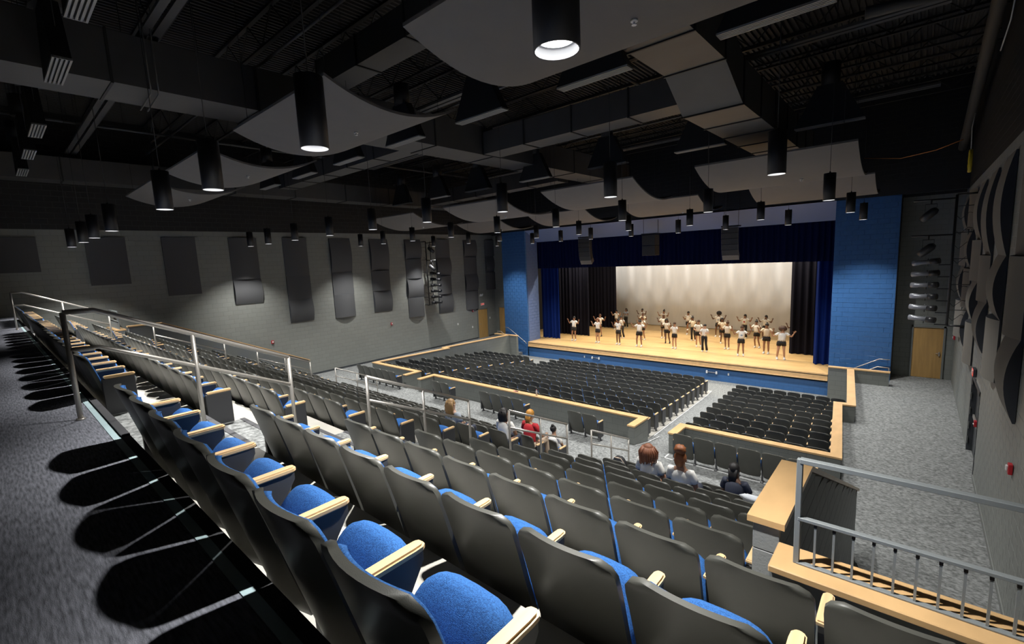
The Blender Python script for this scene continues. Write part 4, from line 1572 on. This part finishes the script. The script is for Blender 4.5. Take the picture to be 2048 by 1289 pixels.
def hand(mb, w, d, n, side, curl=.25, sc_=1.0):
    """w wrist, d direction, n palm normal"""
    w, d, n = Vector(w), Vector(d).normalized(), Vector(n)
    n = (n - n.dot(d) * d).normalized()
    u = d.cross(n)
    S = .95 * sc_
    mb.tube([w - d * .01 * S, w + d * .03 * S, w + d * .085 * S], [(.014 * S, .022 * S), (.014 * S, .038 * S), (.011 * S, .038 * S)] if abs(n.z) > 2 else [.022 * S, .030 * S, .030 * S], 6)
    for i, L in enumerate((.065, .078, .073, .055)):
        b = w + d * .08 * S + u * (-.03 + .02 * i) * S
        k = b + (d + n * curl * .5 + u * (i - 1.5) * .06).normalized() * L * .5 * S
        e = k + (d + n * curl * 1.6).normalized() * L * .5 * S
        mb.tube([b, k, e], [.009 * S, .0085 * S, .006 * S], 5)
    b = w + d * .025 * S - u * .03 * side * S
    k = b + (d * .6 - u * side + n * .3).normalized() * .04 * S
    e = k + (d - u * side * .3 + n * .3).normalized() * .032 * S
    mb.tube([b, k, e], [.012 * S, .010 * S, .007 * S], 5)


def make_pose(P):
    """P: dict with elbows, wrists, knees, ankles (R then L), seated flag. Returns prototype meshes in local coords facing -Y"""
    st = P.get('seated', 0)
    ph = P.get('pelvis', (0, 0, .90))
    px, py, pz = ph
    lean = P.get('lean', 0.0)           # torso lean forward (-y) per metre
    sx = P.get('sway', 0.0)
    def T(x, y, z):  # torso coordinate relative to pelvis
        h = z
        return (px + x + sx * h, py + y - lean * h, pz + z)
    hx = T(P.get('head_x', 0), -.012, .63)
    nodes = {
        'pelvis': (T(0, 0, 0), .105), 'waist': (T(0, 0, .13), .088), 'chest': (T(0, 0, .28), .098), 'upper': (T(0, 0, .40), .080),
        'neck': (T(0, 0, .48), .046), 'jaw': (T(P.get('head_x', 0) * .7, -.02, .55), .060), 'head': (hx, .084), 'crown': (T(P.get('head_x', 0), 0, .69), .060)}
    edges = [('pelvis', 'waist'), ('waist', 'chest'), ('chest', 'upper'), ('upper', 'neck'), ('neck', 'jaw'), ('jaw', 'head'), ('head', 'crown')]
    sh = {}
    for s, nm in ((-1, 'r'), (1, 'l')):
        i = 0 if s < 0 else 1
        shp = T(s * .150, 0, .415)
        sh[s] = shp
        el = T(*P['elbow'][i])
        wr = T(*P['wrist'][i])
        nodes['sh' + nm] = (shp, .050)
        nodes['ua' + nm] = (tuple((Vector(shp) * .5 + Vector(el) * .5)), .045)
        nodes['el' + nm] = (el, .038)
        nodes['fa' + nm] = (tuple((Vector(el) * .6 + Vector(wr) * .4)), .036)
        nodes['wr' + nm] = (wr, .022)
        edges += [('upper', 'sh' + nm), ('sh' + nm, 'ua' + nm), ('ua' + nm, 'el' + nm), ('el' + nm, 'fa' + nm), ('fa' + nm, 'wr' + nm)]
        hp = (px + s * .085, py, pz - (.05 if not st else .02))
        kn, an = P['knee'][i], P['ankle'][i]
        nodes['hp' + nm] = (hp, .082)
        nodes['th' + nm] = (tuple(Vector(hp) * .5 + Vector(kn) * .5), .070)
        nodes['kn' + nm] = (kn, .050)
        nodes['ca' + nm] = (tuple(Vector(kn) * .65 + Vector(an) * .35), .050)
        nodes['an' + nm] = (an, .034)
        edges += [('pelvis', 'hp' + nm), ('hp' + nm, 'th' + nm), ('th' + nm, 'kn' + nm), ('kn' + nm, 'ca' + nm), ('ca' + nm, 'an' + nm)]
    me = skin_mesh(nodes, edges, 1)
    ex = MB()
    for s, nm in ((-1, 'r'), (1, 'l')):
        w = Vector(nodes['wr' + nm][0])
        d = P.get('hdir', (None, None))[0 if s < 0 else 1] or (w - Vector(nodes['el' + nm][0]))
        hand(ex, w, d, P.get('palm', (0, -1, 0)), s)
        ex.ball((hx[0] + s * .080, hx[1] + .01, hx[2] - .01), (.012, .02, .03), 6, 4)
        a = Vector(nodes['an' + nm][0])
        ex.tube([a + Vector((0, .03, -.035)), a + Vector((0, -.06, -.045)), a + Vector((0, -.14, -.055))], [.030, .032, .022], 6)
    ex.ball((hx[0], hx[1] - .092, hx[2] - .015), (.013, .018, .022), 6, 4)
    body = merge(me, ex).mesh('body', SKIN[0])
    # clothes
    shirt = MB()
    tp = [T(0, 0, z) for z in P.get('hem', (.04,)) + (.13, .28, .38, .43, .455)]
    shirt.tube(tp, [(.150, .118), (.132, .108), (.150, .120), (.150, .108), (.110, .085), (.060, .058)], 14)
    for s, nm in ((-1, 'r'), (1, 'l')):
        a, b = Vector(sh[s]), Vector(nodes['el' + nm][0])
        a0 = a - Vector((s * .07, 0, .01))
        shirt.tube([a0, a, a + (b - a) * .35, a + (b - a) * P.get('sleeve', .55)], [.062, .066, .060, .062], 10)
    shirt_me = shirt.mesh('shirt', CLO['white'])
    out = {'body': body, 'shirt': shirt_me, 'hx': hx, 'T': T}
    for kind, frac in (('shorts', .42), ('trousers', 1.6)):
        m = MB()
        if st: m.tube([T(0, 0, -.07), T(0, 0, 0), T(0, 0, .07)], [(.15, .12), (.16, .13), (.145, .115)], 12)
        else: m.tube([T(0, 0, -.12), T(0, 0, -.03), T(0, 0, .09)], [(.155, .115), (.165, .125), (.138, .112)], 12)
        for s, nm in ((-1, 'r'), (1, 'l')):
            hp, kn, an = (Vector(nodes[q + nm][0]) for q in ('hp', 'kn', 'an'))
            if kind == 'shorts':
                m.tube([hp + Vector((0, 0, .03)), hp, hp + (kn - hp) * frac], [.09, .094, .090], 10)
            else:
                m.tube([hp + Vector((0, 0, .03)), hp, kn, kn + (an - kn) * .5, an + (an - kn) * -.03], [.09, .092, .066, .062, .072], 10)
        out[kind] = m.mesh(kind, CLO['black'])
    shs = []
    for s, nm in ((-1, 'r'), (1, 'l')):
        a = Vector(nodes['an' + nm][0])
        m = MB()
        m.tube([a + Vector((0, .06, -.045)), a + Vector((0, .03, -.04)), a + Vector((0, -.05, -.045)), a + Vector((0, -.13, -.055)), a + Vector((0, -.165, -.062))],
               [(.028, .030), (.042, .038), (.036, .042), (.026, .040), (.012, .02)], 8)
        m.tube([a + Vector((0, 0, -.02)), a + Vector((0, 0, .035))], [.045, .040], 8)
        shs.append(m.mesh('shoe', CLO['shoe']))
    out['shoes'] = shs
    return out


def hair_mesh(kind, hx, rnd):
    m = MB()
    x, y, z = hx
    B = (x, y + .022, z + .022)
    if kind == 'afro':
        m.ball((x, y + .035, z + .03), (.165, .14, .15), 16, 10, 0, .07, rnd)
    elif kind == 'bighair':
        m.ball((x, y + .035, z + .0), (.15, .13, .16), 16, 10, 0, .09, rnd)
        for i in range(26):
            a = rnd.uniform(0, 2 * PI)
            if math.sin(a) < -.55: continue
            c = Vector((x + .12 * math.cos(a), y + .03 + .11 * math.sin(a), z + .02))
            m.tube([c, c + Vector((.03 * math.cos(a), .02 * math.sin(a), -.1)), c + Vector((.02 * math.cos(a), 0, -.2 - rnd.random() * .05))], [.02, .018, .008], 5)
    else:
        m.ball(B, (.088, .092, .098), 14, 8, 0, .02, rnd)
        if kind == 'bun':
            m.ball((x, y + .05, z + .125), (.045, .045, .04), 9, 6, 0, .06, rnd)
        if kind == 'topknot':
            m.ball((x, y + .03, z + .15), (.085, .08, .075), 12, 8, 0, .14, rnd)
            m.ball((x, y + .06, z - .02), (.075, .05, .10), 10, 6, 0, .08, rnd)
        if kind == 'pony':
            m.tube([(x, y + .09, z + .05), (x + .02, y + .15, z), (x + .05, y + .14, z - .14)], [.028, .034, .012], 7)
        if kind == 'long':
            for q in range(17):
                dx = -.085 + .0106 * q
                yy = y + .05 + .045 * math.sqrt(max(0, 1 - (dx / .09) ** 2))
                w = rnd.uniform(-.012, .012)
                m.tube([(x + dx * .8, yy - .01, z + .07), (x + dx * 1.15 + w, yy + .012, z - .04), (x + dx * 1.2 - w, yy + .008, z - .13), (x + dx * 1.15 + w, yy, z - .22 - rnd.random() * .05)], [.020, .019, .017, .007], 6)
        if kind == 'locs':
            for i in range(34):
                a = rnd.uniform(-.15 * PI, 1.15 * PI)
                r = rnd.uniform(.75, 1.0)
                c = Vector((x + .085 * r * math.cos(a), y + .02 + .085 * r * math.sin(a), z + .07))
                e = Vector((math.cos(a), math.sin(a), 0))
                m.tube([c, c + e * .055 + Vector((0, 0, -.09)), c + e * .05 + Vector((0, 0, -.20 - rnd.random() * .07))], [.014, .014, .009], 5)
        if kind == 'braids':
            for i in range(9):
                dx = -.06 + .015 * i
                m.tube([(x + dx, y + .085, z + .03), (x + dx * .8, y + .11, z - .1), (x + dx * .6 + .01, y + .11, z - .26 - .03 * (i % 3))], [.014, .014, .008], 5)
    return m


def person(label, pose, loc, rz, H, skin, hair, hcol, shirt='white', legs='shorts', lcol='black', shoe='shoe', wide=1.0, group=None, prints=None, seed=0):
    rnd = random.Random(seed)
    t = thing('person', label, 'person', loc, rz, group)
    s = H / 1.635
    t.scale = (s * wide, s * (1 + (wide - 1) * .6), s)
    Q = pose
    def part(nm, me, m):
        o = link(nm, me, t)
        o.material_slots[0].link = 'OBJECT'
        o.material_slots[0].material = m
        return o
    b = part('body', Q['body'], SKIN[skin])
    part('shirt', Q['shirt'], CLO[shirt])
    part(legs, Q[legs], CLO[lcol])
    for me in Q['shoes']: part('shoe', me, CLO[shoe])
    hx = Q['hx']
    hair_mesh(hair, hx, rnd).build('hair', HAIRM[hcol], t)
    e = MB()
    for q in (-.03, .03): e.ball((hx[0] + q, hx[1] - .079, hx[2] + .012), (.010, .008, .007), 6, 4)
    e.build('eyes', EYE, t)
    MB().ball((hx[0], hx[1] - .080, hx[2] - .048), (.022, .010, .007), 6, 4).build('mouth', LIP, t)
    if prints:
        T = Q['T']
        MB().ball(T(0, -.112, .24), (.055, .012, .055), 8, 5).build('shirt_print', CLO[prints], t)
    return t


def hands_up(e=(.30, -.06, .20), w=(.335, -.16, .42), k=0, a=0):
    return {'elbow': [(-e[0], e[1], e[2]), e], 'wrist': [(-w[0], w[1], w[2]), w]}
stand = {'knee': [(-.095, -.03, .47), (.095, -.03, .47)], 'ankle': [(-.10, .0, .085), (.10, .0, .085)]}
PO = {}
PO['up'] = make_pose({**hands_up(), **stand})
PO['wide'] = make_pose({**hands_up((.34, -.03, .26), (.42, -.08, .46)), 'knee': [(-.12, -.06, .47), (.10, -.03, .47)], 'ankle': [(-.15, .02, .085), (.12, .0, .085)], 'sway': .06})
PO['bent'] = make_pose({**hands_up((.28, -.10, .22), (.26, -.24, .42)), 'knee': [(-.07, -.12, .48), (.11, -.06, .47)], 'ankle': [(-.09, .03, .085), (.16, .02, .085)], 'sway': -.06, 'pelvis': (0, 0, .88)})
PO['knee'] = make_pose({'elbow': [(-.25, .02, .14), (.25, .02, .14)], 'wrist': [(-.27, -.12, .28), (.28, -.12, .26)], 'knee': [(-.06, -.02, .47), (.12, -.34, .80)], 'ankle': [(-.07, .0, .085), (.08, -.22, .44)]})
PO['front'] = make_pose({'elbow': [(-.24, -.10, .18), (.24, -.10, .20)], 'wrist': [(-.13, -.30, .16), (.16, -.30, .26)], 'knee': [(-.08, -.05, .47), (.11, -.04, .47)], 'ankle': [(-.08, .0, .085), (.15, .03, .085)], 'sway': .05})
PO['lift'] = make_pose({**hands_up((.27, -.08, .16), (.29, -.20, .36)), 'knee': [(-.07, -.04, .47), (.09, -.22, .52)], 'ankle': [(-.06, .0, .085), (.10, -.02, .16)]})

Zs = ZF
DL = [
    (-17.37, 25.96, 1.66, 'wide', 1, 'short', 'black', 'white', 'shorts', 1, 'dancer with lanyard in white shirt alone before the far black curtain', None),
    (-15.54, 25.99, 1.64, 'up', 2, 'long', 'rust', 'white', 'shorts', 1, 'front-row dancer with long reddish hair, second from the far side', None),
    (-16.66, 28.15, 1.60, 'wide', 1, 'short', 'brown', 'white', 'shorts', 1, 'dancer in dark shoes half hidden behind the red-haired dancer', None),
    (-14.09, 26.07, 1.66, 'up', 0, 'bun', 'black', 'white', 'shorts', 1, 'front-row dancer with blue print on white tee, third from the far side', 'print'),
    (-15.03, 28.27, 1.55, 'bent', 1, 'pony', 'black', 'white', 'trousers', 1, 'dancer in long black leggings behind the blue-print tee', None),
    (-16.90, 32.49, 1.52, 'front', 1, 'long', 'black', 'grey', 'trousers', .95, 'rear dancer in dark jeans and pale grey top at the backdrop edge', None),
    (-17.05, 31.25, 1.52, 'wide', 2, 'short', 'black', 'white', 'shorts', 1, 'rear dancer farthest from the door side, arm raised by the black curtain', None),
    (-12.67, 26.08, 1.66, 'wide', 1, 'short', 'black', 'white', 'shorts', 1.12, 'sturdy front-row dancer in plain white tee, fourth from the far side', None),
    (-13.49, 28.27, 1.57, 'bent', 1, 'braids', 'brown', 'white', 'shorts', 1, 'dancer right behind the fourth front-row dancer', None),
    (-14.60, 30.63, 1.48, 'up', 0, 'short', 'brown', 'cream', 'shorts', 1, 'dancer in cream tee, third in the file behind the sturdy dancer', None),
    (-15.66, 32.69, 1.52, 'wide', 0, 'short', 'black', 'white', 'shorts', 1, 'last dancer in the file behind the sturdy dancer, against the backdrop', None),
    (-13.60, 31.85, 1.60, 'wide', 1, 'bun', 'black', 'white', 'shorts', 1, 'rear dancer with hair bun against the backdrop, centre left', None),
    (-12.55, 29.38, 1.60, 'up', 0, 'braids', 'brown', 'white', 'shorts', 1, 'dancer between the bun-haired rear dancer and the braided one', None),
    (-11.65, 27.82, 1.59, 'bent', 0, 'long', 'black', 'white', 'shorts', 1.05, 'dancer with long dark hair and dark shoes at mid stage', None),
    (-10.62, 26.45, 1.58, 'up', 2, 'short', 'brown', 'white', 'shorts', .97, 'slim front-row dancer with cropped brown curls and tiny tee', None),
    (-11.64, 31.37, 1.62, 'knee', 1, 'short', 'black', 'white', 'shorts', 1, 'rear dancer standing on one leg with a knee raised', None),
    (-10.60, 29.40, 1.58, 'bent', 0, 'bun', 'black', 'cream', 'trousers', .95, 'dancer in cream top and leggings behind the hands-forward dancer', None),
    (-9.66, 27.59, 1.62, 'front', 2, 'short', 'brown', 'white', 'shorts', 1, 'dancer with hands held forward behind the dancer in black trousers', None),
    (-8.89, 26.39, 1.58, 'front', 3, 'short', 'black', 'white', 'trousers', 1, 'front-row dancer in black trousers and plain white tee, turned sideways', None),
    (-9.67, 31.35, 1.66, 'wide', 0, 'afro', 'black', 'white', 'shorts', 1, 'rear dancer with a big black afro and blue shirt print', 'print'),
    (-8.76, 29.22, 1.62, 'bent', 0, 'long', 'black', 'cream', 'shorts', 1, 'dancer with long black hair just below the rear afro dancer', None),
    (-8.02, 27.64, 1.62, 'up', 1, 'bun', 'brown', 'white', 'shorts', 1, 'dancer with brown bun between the trousers dancer and printed tee', None),
    (-6.91, 26.23, 1.63, 'wide', 1, 'bun', 'brown', 'white', 'shorts', 1, 'front-row dancer with grey print on white tee, bent arms wide', 'print'),
    (-8.15, 31.59, 1.55, 'wide', 1, 'pony', 'black', 'white', 'trousers', 1.05, 'rear dancer in red-printed tee and black leggings, arms wide', 'red'),
    (-6.76, 28.80, 1.62, 'bent', 1, 'bun', 'black', 'white', 'shorts', 1, 'dancer in high-waisted black shorts and grey shoes, mid stage right', None),
    (-6.95, 31.60, 1.55, 'wide', 0, 'pony', 'black', 'white', 'shorts', 1, 'rear dancer with both palms up near the right of the backdrop', None),
    (-5.95, 27.40, 1.66, 'up', 1, 'bun', 'black', 'cream', 'shorts', 1.1, 'dancer in loose cream tee beside the front afro dancer', None),
    (-5.03, 26.32, 1.66, 'wide', 2, 'afro', 'brown', 'white', 'shorts', 1.18, 'front-row dancer with round brown afro nearest the black curtain', None),
    (-5.02, 29.6, 1.58, 'wide', 0, 'short', 'black', 'white', 'trousers', 1, 'dancer mostly hidden behind the near black curtain, arm showing', None),
]
for i, (x, y, H, po, sk, hr, hc, shc, lg, wd, lab, pr) in enumerate(DL):
    person(lab, PO[po], (x, y, Zs), random.uniform(-.2, .35), H, sk, hr, hc, shc, lg, 'black', 'shoe_dark' if 'dark shoes' in lab else 'shoe', wd, 'dancers on the stage', pr, i)

# seated audience, facing the stage
sit = {'seated': 1, 'pelvis': (0, 0, .50), 'knee': [(-.10, -.42, .50), (.10, -.42, .50)], 'ankle': [(-.10, -.46, .09), (.10, -.44, .09)]}
PO['sit'] = make_pose({**sit, 'elbow': [(-.20, -.04, .16), (.20, -.04, .16)], 'wrist': [(-.12, -.24, .10), (.12, -.24, .10)], 'lean': -.10})
PO['sit_lean'] = make_pose({**sit, 'elbow': [(-.22, -.12, .18), (.26, -.10, .20)], 'wrist': [(-.16, -.32, .14), (.30, -.30, .28)], 'lean': .22, 'knee': [(-.10, -.42, .50), (.26, -.36, .52)], 'ankle': [(-.10, -.46, .09), (.36, -.30, .09)], 'sway': .10})
PO['sit_fwd'] = make_pose({**sit, 'elbow': [(-.22, -.14, .16), (.22, -.14, .16)], 'wrist': [(-.05, -.30, .16), (.08, -.30, .18)], 'lean': .18, 'head_x': .03})
AU = [
    (-7.16, 6, 'sit', 3, 'long', 'blond', 'grey', 'trousers', 'navy', 'seated person with wavy blond hair in the middle upper block', 1.0),
    (-6.62, 7, 'sit_fwd', 1, 'long', 'black', 'white', 'trousers', 'navy', 'seated person with black hair in a white shirt at the near aisle', 1.0),
    (-6.62, 8, 'sit_lean', 2, 'braids', 'gold', 'red', 'trousers', 'beige', 'seated person in a red top with curled golden braids at the aisle', 1.08),
    (-6.62, 9, 'sit_fwd', 2, 'bun', 'black', 'white', 'shorts', 'grey', 'small seated child with black hair in front of the red top', .88),
    (-3.228, 7, 'sit', 1, 'locs', 'rust', 'white', 'trousers', 'navy', 'seated person with shoulder-length brown locs and a white tee', 1.05),
    (-2.688, 7, 'sit', 1, 'topknot', 'auburn', 'white', 'trousers', 'navy', 'seated person with an auburn curly topknot and a white tee', 1.05),
    (-2.148, 8, 'sit_fwd', 0, 'braids', 'black', 'navy', 'trousers', 'black', 'seated person with black cornrow braids in a dark top', 1.0),
]
for i, (x, k, po, sk, hr, hc, sh_, lg, lc, lab, sc_) in enumerate(AU):
    person(lab, PO[po], (x, .52 + TREAD * k + .25, row_z(k)), PI + (.1 if i in (1, 3) else 0), 1.64 * sc_, sk, hr, hc, sh_, lg, lc, 'shoe', 1.05, 'people watching from the upper rows', None, 50 + i)

# things left on the seats
M['cloth_pale'] = mat('pale_jacket', (.55, .58, .62, 1), .9)
rnd = random.Random(5)
m = MB()
m.ball((0, .02, .0), (.24, .07, .05), 14, 7, 0, .22, rnd)
m.ball((-.12, .05, -.08), (.10, .05, .12), 10, 6, 0, .2, rnd)
m.ball((.14, .05, -.06), (.09, .05, .10), 10, 6, 0, .2, rnd)
o = m.build('draped_jacket', M['cloth_pale'], None, (-1.75, .52 + TREAD * 8 - .0, row_z(8) + .87))
tag(o, 'pale crumpled jacket draped over a chair back near the block wall', 'jacket')
t = thing('backpack', 'small black bag with a pale strap on the seat at the near aisle', 'bag', (-4.30, .52 + TREAD * 8 + .28, row_z(8) + .52))
MB().ball((0, 0, .16), (.16, .10, .18), 12, 8, 0, .04, rnd).build('bag_body', M['rubber'], t)
MB().tube([(-.12, -.06, .22), (-.05, -.12, .34), (.08, -.12, .34), (.15, -.06, .2), (.16, -.04, .06)], .012, 6).build('strap', CLO['beige'], t)
